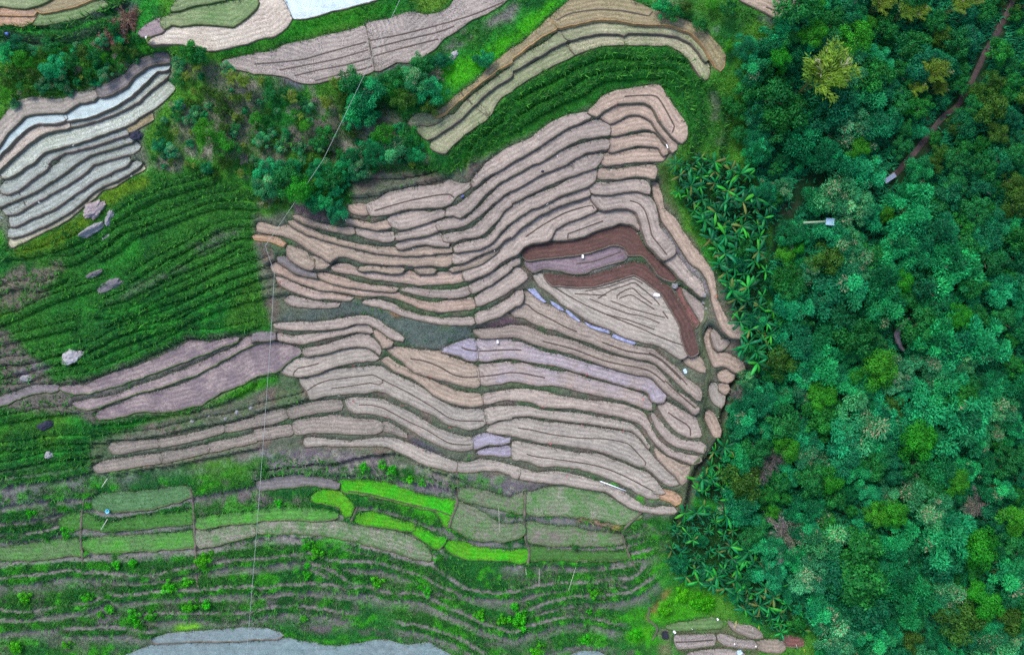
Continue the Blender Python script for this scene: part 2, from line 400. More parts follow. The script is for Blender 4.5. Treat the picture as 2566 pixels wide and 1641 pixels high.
# mud terraces, central flight (west to east along each level)
fld(-0.6, 'pink', 'c 730,1072 560,1090 420,1145 300,1225 190,1315 0,1395 b 2290,1465 2200,1535 f 2140,55 2044,182 2056,208 2150,126 2280,56 2404,-24 c 100,1460 300,1340 480,1220 600,1160 740,1102', 'topmost long mud strip beneath the green arc bank')
fld(-0.4, 'pink', 'f 1062,392 1150,355 1200,315 1300,275 1500,235 1700,215 1780,195 1830,165 1878,185 1950,200 2006,196 2014,220 1896,296 1826,364 1756,394 1600,400 1420,415 1250,465 1150,485 1094,480 1066,430', 'broad mud paddy with a rounded inner furrow, below the dark green wedge', ('f 1120,445 1300,390 1450,350 1700,300 1830,290 1870,320',))
fld(-0.2, 'peach', 'f 890,398 1046,398 1060,468 1000,470 904,450', 'little square mud plot against the bushes, at the west end of the broad paddy')
fld(0.4, 'pink', 'c 925,1195 850,1150 800,1140 680,1190 540,1240 480,1280 250,1430 60,1535 f 2404,32 2250,137 2130,227 2000,327 1900,407 1804,436 1794,486 1860,470 1930,495 2020,434 2080,364 2150,284 2300,164 2404,108 g 100,54 200,-6 c 260,1524 400,1434 560,1339 700,1289 915,1264', 'second long mud strip down from the green arc bank')
fld(0.6, 'pink', 'f 1260,532 1350,485 1500,460 1650,465 1770,446 1774,486 1650,525 1540,565 1440,600 1360,610 1292,585', 'fat mud plot south of the broad paddy, between two cross bunds')
fld(0.8, 'peach', 'f 856,534 970,545 1100,575 1200,555 1242,545 1264,598 1150,614 1050,594 900,560 858,556', 'thin peach strip beneath the bushes, west of the fat plot')
fld(1.3, 'pink', 'c 915,1332 860,1326 750,1341 600,1391 450,1446 280,1545 g 240,25 120,85 0,145 f 2404,156 2270,256 2130,406 2050,475 1980,536 1880,511 1790,536 1718,556 1722,614 1850,594 1980,564 2100,484 2220,374 2330,284 2404,236 g 0,244 150,164 290,84 420,34 520,-6 c 540,1514 600,1474 700,1429 800,1404 914,1390', 'third long mud strip down from the green arc bank')
fld(1.5, 'pink', 'f 1326,682 1336,665 1450,645 1600,585 1696,566 1710,626 1600,664 1450,684 1334,709', 'short mud plot between cross bunds, west of the third long strip')
fld(1.7, 'pink', 'f 954,615 1100,636 1200,656 1290,656 1292,714 1200,719 1080,694 964,656', 'mud plot below the thin peach strip, curved like a boat')
fld(1.6, 'peach', 'f 362,495 450,515 600,576 690,591 820,616 922,612 924,658 820,643 700,623 600,593 480,563 382,515', 'ragged peach strip directly under the purple bush')
fld(2.2, 'pink', 'c 860,1460 700,1486 560,1546 g 600,26 450,56 290,116 130,196 0,286 f 2404,296 2330,346 2250,426 2150,526 2050,616 1950,656 1850,666 1766,686 1776,716 1850,729 1950,694 2100,674 2200,594 2280,504 2340,424 2404,382 g 0,364 200,264 400,164 600,94 796,26', 'fourth long mud strip down from the green arc bank')
fld(2.4, 'pink', 'f 1326,772 1420,736 1600,696 1736,666 1754,720 1820,752 1810,769 1700,764 1600,749 1480,764 1380,794 1342,789', 'lens-shaped mud plot wedged between two thin bunds')
fld(3.1, 'pink', 'g 796,76 700,86 560,156 430,236 260,296 0,416 f 2404,426 2330,506 2260,626 2180,706 2050,736 1900,776 1871,803 1884,820 2000,804 2130,784 2220,724 2290,644 2350,574 2404,542 g 150,434 280,384 480,284 690,214 776,160', 'fifth long mud strip down from the green arc bank')
fld(3.4, 'tan', 'f 316,548 380,555 500,616 620,676 800,726 950,766 1150,796 1300,806 1340,815 1420,815 1600,796 1750,796 1836,786 1836,824 1700,834 1500,854 1300,844 1150,834 1000,794 820,754 650,704 500,654 372,596', 'long greenish-tan strip starting at the cable bend', )
fld(4.3, 'tan', 'f 30,565 90,570 200,606 300,596 400,636 520,696 650,736 800,781 950,826 1100,866 1300,886 1500,891 1700,876 1836,866 1836,935 1780,954 1650,944 1500,954 1380,939 1200,939 1000,914 880,874 780,864 716,894 698,912 600,852 480,782 370,714 250,664 100,640 25,625', 'longest tan paddy, tapering to an orange tip by the western green slope')
fld(4.2, 'pink', 'g 730,246 500,331 300,421 150,481 0,606 f 2404,616 2300,706 2200,796 2050,836 1874,856 1860,930 1950,924 2050,874 2150,824 2250,794 2330,714 2404,674 g 0,684 80,604 250,484 450,384 736,290', 'sixth long mud strip down from the green arc bank')
fld(5.2, 'tan', 'f 965,988 1100,975 1250,990 1395,990 1375,1015 1280,1025 1130,996 1005,1001', 'sliver of tan mud below the longest tan paddy')
fld(5.2, 'tan', 'f 1505,990 1690,1003 1678,1016 1560,1026', 'smallest tan sliver, east of a grassy knoll in the bank')
fld(5.2, 'tan', 'f 1830,1000 1950,965 2060,925 2180,835 2260,785 2298,793 2200,876 2080,955 1950,985 1850,1005', 'curved tan sliver above the wide pink paddy with the straight furrow')
fld(6.4, 'rustpink', 'f 720,990 780,955 880,960 950,995 1080,1016 1250,1046 1370,1051 1450,1021 1550,1056 1670,1056 1720,1031 1790,1036 1870,1036 1940,1036 1958,1090 1900,1110 1750,1125 1550,1130 1400,1110 1250,1090 1100,1075 950,1035 820,1015', 'rust-stained mud strip starting at the dark hollow')
fld(6.9, 'pink', 'f 2020,1152 2120,1106 2230,1046 2340,976 2404,936 g 80,898 78,935 0,964 f 2404,984 2300,1064 2200,1134 2046,1208', 'mud wedge ending in a point at the west tip of the red arch')
fld(7.2, 'pink', 'f 1370,1184 1450,1175 1600,1196 1750,1206 1900,1196 1994,1167 2022,1212 1950,1240 1800,1250 1650,1245 1500,1220 1402,1192', 'mud strip west of a cross bund, under the rust-stained one')
fld(7.3, 'rustpink', 'f 585,1042 640,1035 750,1065 850,1095 950,1125 1100,1155 1300,1175 1345,1184 1280,1190 1100,1185 900,1155 750,1125 605,1068', 'thin tan strip turning rusty towards its east end')
fld(5.4, 'tan', 'f 305,783 400,815 480,845 496,878 540,908 545,958 528,985 450,965 380,925 314,868', 'khaki mud plot boxed in by bunds near the cable bend')
fld(5.5, 'tan', 'f 506,873 560,885 640,915 685,952 658,970 575,975 563,908', 'small khaki plot ending at the dark hollow')
fld(4.6, 'orange', 'f -20,683 100,694 220,714 274,752 258,765 150,726 0,706', 'orange mud tip at the west end of the tan paddies')
fld(6.6, 'greypurple', 'f 208,886 270,884 330,934 420,994 520,1034 565,1049 570,1065 480,1045 380,1015 280,955 224,917', 'lilac-grey sliver running down from the cable bend')
fld(7.9, 'rustpink', 'f 148,965 190,944 250,980 350,1044 480,1084 620,1114 780,1164 950,1194 1150,1209 1300,1219 1400,1254 1550,1304 1700,1314 1900,1294 2036,1274 2052,1355 1950,1365 1800,1385 1650,1375 1500,1325 1350,1265 1230,1235 1080,1235 950,1230 800,1195 600,1175 400,1105 300,1055 184,1026', 'long wavy mud strip with bright rust patches, below the lilac-grey sliver')
fld(7.8, 'pink', 'f 2076,1260 2180,1195 2300,1125 2404,1046 g 60,990 136,1042 146,1068 80,1126 0,1165 f 2404,1166 2330,1225 2200,1285 2092,1333', 'mud wedge that touches the western corner of the triangular field')
fld(8.6, 'rustpink', 'f 194,1082 230,1065 300,1095 400,1155 560,1205 750,1235 870,1262 920,1270 860,1280 700,1265 550,1260 420,1215 330,1185 254,1146', 'short mud strip with a bright rust end, beside the western green slope')
fld(9.4, 'pink', 'f 276,1285 330,1256 430,1275 550,1305 700,1325 790,1324 776,1335 650,1345 500,1345 332,1320', 'mud tongue lowest on the western edge, above the weedy hollow')
fld(9.0, 'pink', 'f 1018,1302 1150,1290 1280,1325 1400,1395 1550,1435 1750,1465 1950,1465 2040,1456 2052,1500 1950,1505 1750,1500 1550,1465 1400,1425 1250,1365 1100,1325', 'mud strip curving above the green weedy hollow')
fld(8.9, 'pink', 'f 2076,1424 2200,1385 2330,1315 2404,1266 g 60,1208 106,1205 98,1300 20,1335 0,1355 f 2300,1425 2200,1455 2096,1495', 'mud strip hugging the bluish pools of the triangular field')
# triangular field
fld(8.0, 'red', 'g 114,850 160,794 230,765 400,755 550,740 750,685 900,625 1030,596 1146,611 1196,686 1246,784 1286,842 1396,922 1496,1004 1552,1086 1536,1095 1500,1094 1402,1054 1344,964 1252,864 1150,854 1110,853 1084,785 1020,760 930,765 850,795 700,835 500,865 300,885 152,900', 'outer dark red ploughed arch over the triangular field')
fld(8.7, 'purple', 'g 134,934 300,905 500,886 650,876 720,856 850,836 900,797 1000,777 1066,804 1094,858 1050,905 900,945 770,984 700,1024 600,1024 450,994 310,980 210,1014 182,988', 'purple wet field between the two red ploughed bands', ('g 620,940 760,925 900,880 1040,830',))
fld(9.2, 'red', 'g 316,1045 450,1056 620,1076 760,1066 900,1026 1050,966 1150,936 1228,951 1296,994 1376,1094 1418,1135 1476,1154 1526,1223 1596,1333 1676,1472 1714,1560 k 1736,150 1752,236 1694,264 1652,200 1612,50 1602,0 g 1582,1480 1502,1340 1422,1220 1332,1148 1240,1078 1160,1037 1050,1067 900,1117 750,1147 600,1152 480,1137 400,1137 344,1087', 'inner dark red band framing the triangular field')
fld(9.6, 'greytan', 'g 222,1062 298,1046 326,1092 388,1146 470,1158 600,1168 750,1163 900,1133 1050,1083 1160,1053 1246,1106 1326,1166 1412,1244 1482,1352 1572,1500 k 1592,60 1632,180 1656,260 1600,285 1500,226 1400,166 1280,136 1150,106 1000,46 900,-4 g 760,1485 600,1385 480,1305 380,1215 274,1136', 'triangular stubble field ringed by nested furrows inside the red bands',
    ('g 390,1150 500,1220 700,1330 900,1420 1050,1480 1200,1540 k 1400,90 1620,170', 'g 740,1270 900,1340 1100,1410 1250,1440 1400,1500', 'g 940,1290 1150,1370 1300,1410 1450,1450', 'g 600,1225 740,1232 900,1240', 'g 1000,1270 1000,1240 1080,1190 1150,1175 1220,1240 1330,1320', 'g 1020,1270 1130,1235 1240,1300 1350,1370', 'g 820,1270 950,1190 1070,1150 1160,1120 1230,1170 1350,1270 1400,1330', 'g 700,1200 900,1165 1050,1115 1160,1085 1240,1130', 'g 1430,1390 1480,1460', 'g 900,1420 1100,1470 1350,1560'))
# eastern slivers beside the triangular field
fld(9.4, 'redpink', 'g 1564,1180 1590,1174 1648,1312 1736,1422 1764,1500 1740,1532 1704,1495 1654,1396 1595,1280', 'dull red sliver squeezed along the east side of the inner red band')
fld(9.0, 'pink', 'g 1626,1182 1680,1236 1750,1296 1796,1334 1814,1430 1806,1510 1775,1450 1695,1326 1646,1240', 'pink sliver east of the dull red one, ending at the footpath')
fld(6.4, 'peach', 'g 1344,174 1376,194 1416,324 1436,434 1536,525 1616,645 1696,765 1826,925 1896,1034 1921,1172 1926,1270 1996,1422 2046,1492 2146,1540 k 2196,40 2148,95 2080,85 2005,20 1985,-10 g 1955,1450 1905,1310 1885,1196 1855,1085 1785,995 1695,925 1605,795 1535,674 1435,534 1395,416 1346,280', 'long peach-orange strip along the banana grove, flaring red at its foot')
fld(11.4, 'pink', 'k 1902,24 1896,90 1924,186 1952,215 2000,195 2054,140 2036,124 1980,114 1936,56', 'hook-shaped mud plot between footpath and banana grove')
fld(12.2, 'peach', 'k 1852,44 1872,0 1888,100 1897,184 1938,246 2030,256 2120,306 2176,343 2194,390 2168,415 2110,414 2052,374 1980,354 1924,363 1884,288 1854,200 1834,102', 'J-shaped mud plot just above the dark gully')
fld(13.4, 'peach', 'k 1956,442 2020,410 2086,422 2086,478 2038,510 1974,496', 'square little mud plot at the head of the dark gully')
fld(14.4, 'greytan', 'k 1874,588 1892,525 1938,552 1957,622 2006,652 1996,720 1977,755 1944,728 1894,678', 'leaf-shaped mud plot between footpath and gully')
fld(14.0, 'peach', 'k 1963,542 2028,534 2046,580 2020,625 1973,588', 'tiny peach plot tucked against the gully')
fld(15.6, 'peach', 'k 1839,800 1860,784 1907,833 1946,902 1971,980 1957,1025 1922,1026 1884,958 1844,878', 'long oval mud plot lowest beside the gully')
fld(11.0, 'tan', 'k 1625,302 1700,294 1756,274 1796,332 1826,414 1780,404 1722,374 1654,336', 'small tan plot at the south point of the triangular field')
# southern flight
fld(10.3, 'tanstripe', 'g 128,1205 220,1260 330,1325 480,1405 620,1485 750,1545 k 850,56 1000,116 1170,186 1330,221 1430,296 1550,386 1640,486 1758,563 1790,612 1780,675 1700,634 1600,544 1480,424 1400,354 1320,304 1200,284 1050,244 900,194 750,134 560,69 450,24 330,-6 g 220,1495 130,1445 30,1425 0,1388 60,1362 108,1312', 'long grey-tan striped paddy below the bluish pools', ('g 115,1310 160,1330 230,1390 350,1450 500,1530 k 620,40', 'k 860,140 1100,225 1320,260 1450,340 1600,490', 'k 1300,240 1400,290 1550,420 1660,540'))
fld(11.4, 'tanstripe', 'j 2055,35 2150,26 2300,16 2404,-5 k 150,6 250,46 350,86 500,116 600,146 750,206 900,266 1100,306 1280,346 1346,374 1424,452 1545,602 1675,684 1764,770 1736,812 1652,734 1482,614 1422,554 1352,474 1280,444 1100,414 900,354 700,284 500,214 350,184 200,134 100,94 0,74 j 2404,80 2250,90 2124,85', 'striped mud paddy above the bluish wet one, running to the footpath', ('k 300,130 600,210 900,320 1280,400 1450,520', 'k 1450,500 1600,640 1740,760'))
fld(12.3, 'lilac', 'j 1760,221 1850,175 1950,145 2056,120 2083,304 2000,295 1900,255 1790,226', 'lilac wet mud plot pointed to the west, left of the cross bund', ('j 1940,190 2000,212 2080,222',))
fld(12.4, 'lilacpink', 'j 2096,120 2250,115 2404,120 k 0,136 100,156 250,216 330,246 430,266 550,296 700,346 900,396 1080,436 1250,476 1336,504 1416,584 1452,650 1434,694 1382,704 1336,686 1306,616 1256,584 1120,554 950,504 760,444 600,404 430,354 250,324 120,304 0,274 j 2404,274 2250,294 2106,303', 'mud paddy with a dark puddle beside a white rag, tan at its rounded east end', ('j 2100,225 2250,218 2404,212 k 100,215',))
fld(13.1, 'tan', 'j 1250,204 1400,200 1550,226 1750,241 1820,285 1950,335 2076,374 2102,535 2050,555 1950,535 1800,495 1650,455 1500,405 1404,326 1284,238', 'tan paddy with a long curved furrow, west of the cross bund', ('j 1460,295 1600,320 1750,380 1850,440 1960,470 2090,465',))
fld(13.2, 'lilacpink', 'j 2101,370 2250,351 2404,336 k 0,351 100,346 200,376 430,426 560,436 700,486 900,536 1100,596 1246,645 1304,702 1324,768 1292,764 1200,724 1050,674 900,644 700,604 560,564 400,534 250,534 100,504 0,494 j 2404,494 2250,524 2136,534', 'bluish-pink mud paddy with a straight furrow that stops midway', ('j 2105,465 2250,450 2404,425 k 150,440 320,475'))
fld(14.0, 'tan', 'j 1196,314 1250,295 1350,366 1450,406 1560,466 1700,526 1830,586 1980,626 2114,637 2132,714 2050,730 1950,725 1830,695 1700,635 1580,535 1450,455 1330,415 1250,355', 'narrow sickle-shaped strip widening to the east, under the tan furrowed paddy')
fld(14.1, 'pink', 'j 2151,642 2250,621 2404,596 k 150,591 300,616 500,666 700,696 900,716 1080,746 1196,786 1264,844 1314,954 1394,1084 1516,1164 1640,1205 1776,1225 1784,1250 1710,1274 1600,1234 1480,1184 1384,1104 1296,984 1236,904 1150,864 1000,824 800,784 600,749 400,744 290,734 200,694 100,679 0,674 j 2404,664 2280,684 2156,708', 'long mud strip sweeping down to the footpath, east of the sickle strip')
fld(13.4, 'pink', 'k 1396,740 1450,706 1520,746 1620,796 1738,864 1755,930 1785,1010 1776,1024 1680,1024 1602,994 1524,934 1454,845', 'mud paddy with a short hooked furrow near the footpath', ('k 1480,800 1550,850 1650,910 1690,960 1690,1020',))
fld(13.8, 'pink', 'k 1326,815 1370,856 1430,926 1500,1006 1600,1066 1700,1086 1780,1086 1825,1114 1825,1150 1806,1174 1700,1144 1562,1114 1454,1045 1376,936', 'mud strip below the hooked-furrow paddy, meeting the path at a point')
fld(15.0, 'greytan', 'j 418,493 480,496 560,466 640,436 760,406 900,396 1100,376 1178,376 1228,406 1288,446 1400,496 1520,556 1630,626 1720,696 1830,746 1950,781 2100,781 2134,785 2156,898 2100,934 2000,954 1900,924 1790,894 1700,824 1600,784 1450,714 1330,664 1230,604 1150,589 1000,604 850,614 650,634 524,664 494,600 446,540', 'broad humped paddy with a looped furrow, west of the southern cross bund', ('j 490,595 570,540 680,500 820,480 980,460 1110,450 1190,490 1300,545 1450,620 1600,710 1700,770 1820,850 1950,880 2150,880', 'j 715,575 880,555 1080,525 1160,540 1200,520 1195,490'))
fld(15.1, 'greytan', 'j 2166,780 2280,761 2404,756 k 140,751 280,791 450,806 650,821 820,856 1000,886 1120,916 1196,974 1264,1072 1306,1138 1280,1104 1220,1024 1150,969 1000,934 800,904 650,884 400,854 150,819 0,834 j 2404,849 2280,864 2184,898', 'narrow grey-tan strip east of the southern cross bund')
fld(15.2, 'tan', 'k 1346,1136 1400,1186 1500,1246 1600,1296 1674,1314 1660,1380 1645,1445 1612,1474 1564,1395 1474,1315 1395,1228', 'tan corner paddy close to the bend of the footpath')
fld(15.8, 'greytan', 'j 2186,970 2230,926 2330,896 2404,876 k 120,866 300,896 500,916 750,946 950,976 1100,996 1196,1054 1294,1174 1376,1274 1496,1384 1582,1460 1560,1470 1484,1474 1404,1424 1324,1344 1264,1303 1180,1293 1080,1243 950,1193 800,1143 600,1113 400,1083 250,1063 130,1033 0,1003 j 2404,1003 2300,993 2206,980', 'large grey-tan paddy with a long furrow bending south at its east end', ('k 65,945 200,965 400,1010 650,1040 900,1050 1100,1095 1180,1170 1270,1270 1265,1300',))
fld(16.8, 'greytan', 'k 24,1086 130,1096 280,1126 400,1146 500,1166 620,1196 720,1196 830,1206 950,1256 1080,1296 1180,1346 1276,1376 1336,1426 1414,1524 1445,1560 o 1330,14 1394,64 1300,60 1200,15 1140,-35 k 1092,1494 1000,1444 850,1384 700,1334 550,1304 400,1294 262,1294 182,1254 90,1234 24,1234', 'last but one paddy of the southern flight, with a long curving furrow', ('k 150,1190 230,1215 500,1250 750,1290 900,1330 1050,1390 1150,1440 1340,1540',))
fld(16.9, 'orange', 'o 1345,-10 1480,0 1556,34 1595,72 1585,106 1550,124 1504,86 1414,61', 'orange mud corner by the gully at the foot of the southern flight')
fld(16.0, 'greytan', 'j 855,690 950,671 1100,676 1190,686 1256,724 1376,774 1476,826 1596,896 1696,956 1800,996 1950,1036 2028,1046 2033,1135 1950,1150 1850,1145 1750,1105 1602,1035 1482,965 1382,905 1290,855 1200,825 1100,805 1000,790 922,794 876,758', 'grey-tan paddy with a furrow along its middle, diving south-east', ('j 975,730 1080,730 1200,760 1300,810 1450,890 1600,960 1750,1050 1850,1095 2025,1105',))
fld(16.1, 'lilac', 'j 2057,1048 2150,1005 2250,1025 2350,1055 2396,1050 2385,1074 2300,1095 2200,1090 2066,1134', 'lilac mud plot east of the cross bund in the southern flight')
fld(16.9, 'lilac', 'j 2090,1178 2150,1156 2350,1126 2396,1145 2396,1205 2250,1195 2110,1190', 'small bluish mud scrap under the lilac plot')
fld(17.6, 'greytan', 'j 466,1060 520,1046 700,1066 900,1076 1100,1056 1250,1046 1350,1066 1430,1096 1500,1126 1600,1166 1750,1226 1850,1266 1888,1276 1878,1344 1750,1324 1602,1284 1502,1234 1352,1164 1250,1114 1150,1104 950,1104 750,1104 600,1099 484,1114', 'lowest long strip of the southern flight, western piece')
fld(17.7, 'greytan', 'j 1911,1275 2000,1286 2100,1256 2250,1266 2404,1306 k 74,1332 64,1415 0,1394 j 2404,1379 2300,1344 2150,1334 2000,1349 1906,1344', 'lowest long strip of the southern flight, middle piece between cross bunds')
fld(17.8, 'greytan', 'k 101,1335 200,1366 300,1376 420,1366 550,1386 700,1426 850,1466 1000,1526 1080,1556 o 1040,4 1130,66 1250,146 1340,166 1420,156 1530,166 1554,190 1530,205 1400,200 1270,185 1152,155 1054,105 964,35 890,-5 k 750,1514 550,1474 300,1444 96,1414', 'lowest long strip of the southern flight, eastern piece with a white pipe on it')
# south-west grey stubble strips
fld(16.2, 'stubble', 'i 1032,1128 1050,1102 1200,1085 1480,1066 1496,1108 1300,1145 1150,1174 1060,1172', 'upper stubble strip on the lower left, western end plot')
fld(16.2, 'stubble', 'i 1506,1062 1700,1035 1900,985 2096,936 2102,976 1900,1035 1700,1085 1510,1114', 'upper stubble strip on the lower left, second plot')
fld(16.2, 'stubble', 'i 2124,932 2404,856 j 0,846 150,806 280,782 298,838 200,884 0,919 i 2404,924 2200,964 2129,978', 'upper stubble strip on the lower left, third plot crossed by the cable')
fld(16.1, 'stubble', 'j 306,780 450,736 600,706 796,696 802,766 650,785 500,805 334,843', 'upper stubble strip on the lower left, eastern end plot')
fld(16.9, 'stubble', 'j 365,905 450,874 600,856 750,836 900,866 1050,876 1176,896 1188,966 1100,994 950,994 750,979 550,979 382,993', 'rough stubble strip with white grass tufts along its upper edge')
fld(16.9, 'stubble', 'j 1212,896 1270,916 1340,956 1416,1014 1425,1026 1350,1004 1280,979 1214,965', 'tapering tail plot east of the rough tufted stubble strip')
fld(17.2, 'stubble', 'i 886,1320 1000,1264 1200,1235 1380,1211 1504,1196 1513,1264 1300,1294 1100,1334 922,1354', 'lower stubble strip on the lower left, pointed western plot')
fld(17.2, 'stubble', 'i 1526,1190 1750,1155 1946,1116 1958,1164 1750,1214 1534,1264', 'lower stubble strip on the lower left, middle plot')
fld(17.2, 'stubble', 'i 1971,1103 2200,1055 2404,1006 j 0,976 150,956 325,926 342,996 200,1024 0,1054 i 2404,1074 2200,1114 1981,1164', 'lower stubble strip on the lower left, eastern plot under the cable')
# humps west of the southern flight
fld(11.2, 'pink', 'f 180,1520 400,1504 600,1500 800,1470 950,1445 1050,1445 1150,1485 1230,1545 j 1300,46 1390,100 1380,120 1300,105 1220,55 1140,-5 f 1050,1495 950,1495 800,1535 j 700,6 500,16 300,11 190,-4', 'arched mud strip over the hump below the weedy hollow')
fld(11.3, 'greypurple', 'j -20,75 60,56 176,64 182,106 120,115 0,115 i 2380,130', 'small lilac-grey plot under the cable, beside the pink fallow strips')
fld(12.0, 'pink', 'j 220,66 350,96 500,81 700,56 880,26 980,-14 1080,4 1100,46 1050,35 950,25 850,55 650,95 450,145 300,125 216,106', 'second arched mud strip over the hump, west of the dark ditch')
fld(12.0, 'peach', 'j 1126,34 1160,36 1226,94 1288,143 1274,165 1206,183 1186,130 1136,80', 'small peach plot east of the arched strips')
fld(12.9, 'pink', 'j 455,212 600,196 720,156 850,116 980,76 1060,86 1106,114 1145,162 1174,220 1164,252 1130,214 1050,174 950,169 830,184 700,224 550,254 474,259', 'third arched mud strip over the hump')
fld(13.9, 'greytan', 'j 242,410 284,355 340,316 450,296 600,276 750,246 880,206 1000,201 1060,216 1130,266 1153,290 1100,304 950,314 800,344 680,374 600,414 500,444 400,454 304,439', 'rounded paddy with a little hooked furrow beside the pink fallow strips', ('j 355,450 365,420 400,385 500,365 595,340',))
# pink fallow
fld(11.6, 'fallow', 'i 558,570 800,556 950,496 1100,426 1300,376 1500,296 1700,196 1800,136 2000,146 2240,100 2226,125 2000,204 1800,284 1600,364 1400,434 1150,524 900,594 700,619 592,594', 'upper pink-brown fallow strip, reddest in its middle', wob=1.6)
fld(12.6, 'fallow', 'i 694,715 900,686 1100,646 1300,566 1500,496 1750,396 2000,296 2200,206 2300,116 2404,96 j 160,70 175,106 100,120 i 2404,134 2250,214 2050,324 1850,434 1650,504 1400,584 1200,634 1000,714 850,764 742,746', 'middle pink-brown fallow strip, palest of the three', wob=1.6)
fld(13.4, 'fallow', 'i 906,830 1000,776 1150,726 1300,646 1500,616 1750,536 1900,446 2100,346 2300,236 2404,166 j 100,146 250,166 400,206 425,240 396,266 300,314 236,384 150,424 0,444 i 2404,454 2250,534 2050,614 1900,714 1700,764 1500,784 1300,784 1150,824 1000,854 922,856', 'lower pink-brown fallow strip, widest of the three, under the cable', wob=1.6)
fld(12.8, 'greypurple', 'i -60,690 100,646 300,576 535,546 536,586 400,594 200,644 0,734 -60,750', 'lilac-grey weedy strip at the west edge, in line with the pink fallow', wob=3)
# southern green terraces
fld(19.6, 'greypurple', 'j 20,1470 150,1440 350,1410 500,1408 650,1436 772,1476 772,1505 600,1485 450,1475 250,1495 25,1516', 'grey-lilac bare strip crossed by the cable, above the lime paddies', wob=2)
fld(20.2, 'lime', 'j 796,1466 900,1456 1080,1456 1250,1486 1400,1545 n 1500,36 1700,76 1890,112 1845,200 1824,320 1786,310 1760,245 1700,175 1400,105 1080,26 850,-4', 'brightest lime-green paddy, long and split by a fine dark line', ('n 870,0 1080,30 1400,110 1700,180 1850,235',), cat='green paddy', wob=1.8)
fld(20.6, 'lime', 'n 536,76 640,0 760,4 856,84 914,152 886,220 852,225 794,136 650,104', 'lime-green paddy tongue with a yellow patch, west of the brightest one', cat='green paddy', wob=1.8)
fld(21.0, 'lime', 'n 946,258 1000,226 1100,216 1200,246 1350,296 1476,326 1484,364 1400,354 1200,324 1062,304 954,284', 'narrow lime paddy under the brightest one', cat='green paddy', wob=1.8)
fld(21.2, 'lime', 'n 1486,385 1520,346 1600,386 1700,436 1784,456 1726,524 1682,524 1584,454', 'small lime plot stepping down south-east', cat='green paddy', wob=1.8)
fld(21.8, 'lime', 'n 1786,505 1900,486 1970,496 2050,536 2250,566 2404,576 o 145,566 145,645 80,664 0,644 n 2300,634 2150,634 2000,624 1882,584', 'curved lime paddy west of the southern grassy bund', cat='green paddy', wob=2)
fld(22.0, 'grassgreen', 'o 190,546 400,566 600,586 900,586 1076,586 1102,616 950,634 800,634 600,634 400,634 186,634', 'straight green paddy at the foot of the southern terraces, east of the curved lime one', cat='green paddy', wob=2)
fld(21.2, 'weedy', 'o 156,306 300,326 450,356 600,356 720,396 880,406 1046,436 1064,474 900,494 600,494 400,494 204,474 146,428', 'mixed weedy paddy of green and grey patches near the bananas', cat='green paddy', wob=2)
fld(20.3, 'weedy', 'n 1900,125 2050,170 2180,250 2290,330 2404,330 o 100,330 115,400 0,450 n 2300,450 2050,440 1950,390 1840,320 1880,230', 'rough olive paddy just east of the brightest lime one', cat='green paddy', wob=2)
fld(22.2, 'limepale', 'm 786,472 1000,456 1400,426 1700,406 1814,396 1823,514 1500,534 1200,554 900,564 804,535', 'pale lime paddy on the lower left, east of an earth cross bund', cat='green paddy', wob=2)
fld(22.3, 'limepale', 'm -60,566 200,526 450,486 700,456 735,482 763,585 600,594 300,634 0,634 -60,645', 'pale lime and grey paddy running off the lower left edge', cat='green paddy', wob=2)
fld(21.4, 'grassgreen', 'm 576,272 700,216 764,226 754,335 600,344', 'small round green plot west of the lower left cross bund', cat='green paddy', wob=2)
fld(21.3, 'grassgreen', 'm 796,236 850,236 900,306 1100,296 1300,256 1600,226 1806,196 1813,284 1600,304 1300,344 1000,354 804,335', 'green paddy with a bamboo pole lying on it', cat='green paddy', wob=2)
fld(20.0, 'palegreen2', 'm 896,80 950,46 1300,26 1650,-14 1780,-24 1803,36 1600,104 1300,164 1000,174 884,146', 'smooth sage-green paddy above the little blue bucket', cat='green paddy', wob=2)
fld(21.2, 'limepale', 'm 1850,285 2050,240 2250,215 2404,208 n 10,182 200,166 450,166 640,186 756,216 758,238 600,260 400,248 200,253 20,268 m 2404,282 2200,294 1860,332', 'long pale green strip crossed by the cable, under the lime tongue', cat='green paddy', wob=2)
fld(21.8, 'drygrass', 'n 24,306 150,264 350,250 480,284 700,304 880,316 1100,356 1350,400 1560,500 1648,606 1640,636 1450,606 1250,536 1000,474 850,436 600,396 300,380 34,384', 'dry pale grass paddy tapering to a point near the small lime plot', cat='green paddy', wob=2)
fld(21.9, 'drygrass', 'm 1856,376 1960,404 2100,364 2300,304 2386,332 2398,398 2250,436 2050,486 1876,514 1850,462', 'mauve dry grass paddy just left of the cable', cat='green paddy', wob=2)
fld(19.0, 'drygrass', 'o 150,44 400,-16 600,-56 900,54 1040,144 1150,194 1226,226 1140,258 1040,296 900,268 700,232 500,212 300,212 148,192', 'broad dry grass paddy under the eastern end of the southern flight', cat='green paddy', wob=2)
fld(19.4, 'weedy', 'n 1916,-14 2100,6 2300,56 2404,86 o 100,36 108,196 0,186 n 2300,156 2100,106 1926,56', 'weedy grey paddy below the cross bund of the lowest mud strip', cat='green paddy', wob=2)
fld(19.2, 'weedy', 'n 800,-40 j 820,1350 1000,1380 1250,1430 1500,1470 1700,1500 1860,1530 n 1870,60 1700,55 1500,10 j 1300,1500 1100,1440 900,1440', 'narrow weedy ledge above the brightest lime paddy', cat='green paddy', wob=2) if False else None
fld(26.4, 'tealgrey', 'm 1440,1400 1600,1346 1900,1326 2250,1296 2404,1296 n 0,1296 120,1306 220,1336 254,1360 200,1380 80,1384 0,1384 m 2404,1384 2200,1404 1900,1404 1600,1414 1482,1424', 'upper blue-grey wet strip at the bottom edge, lens-shaped')
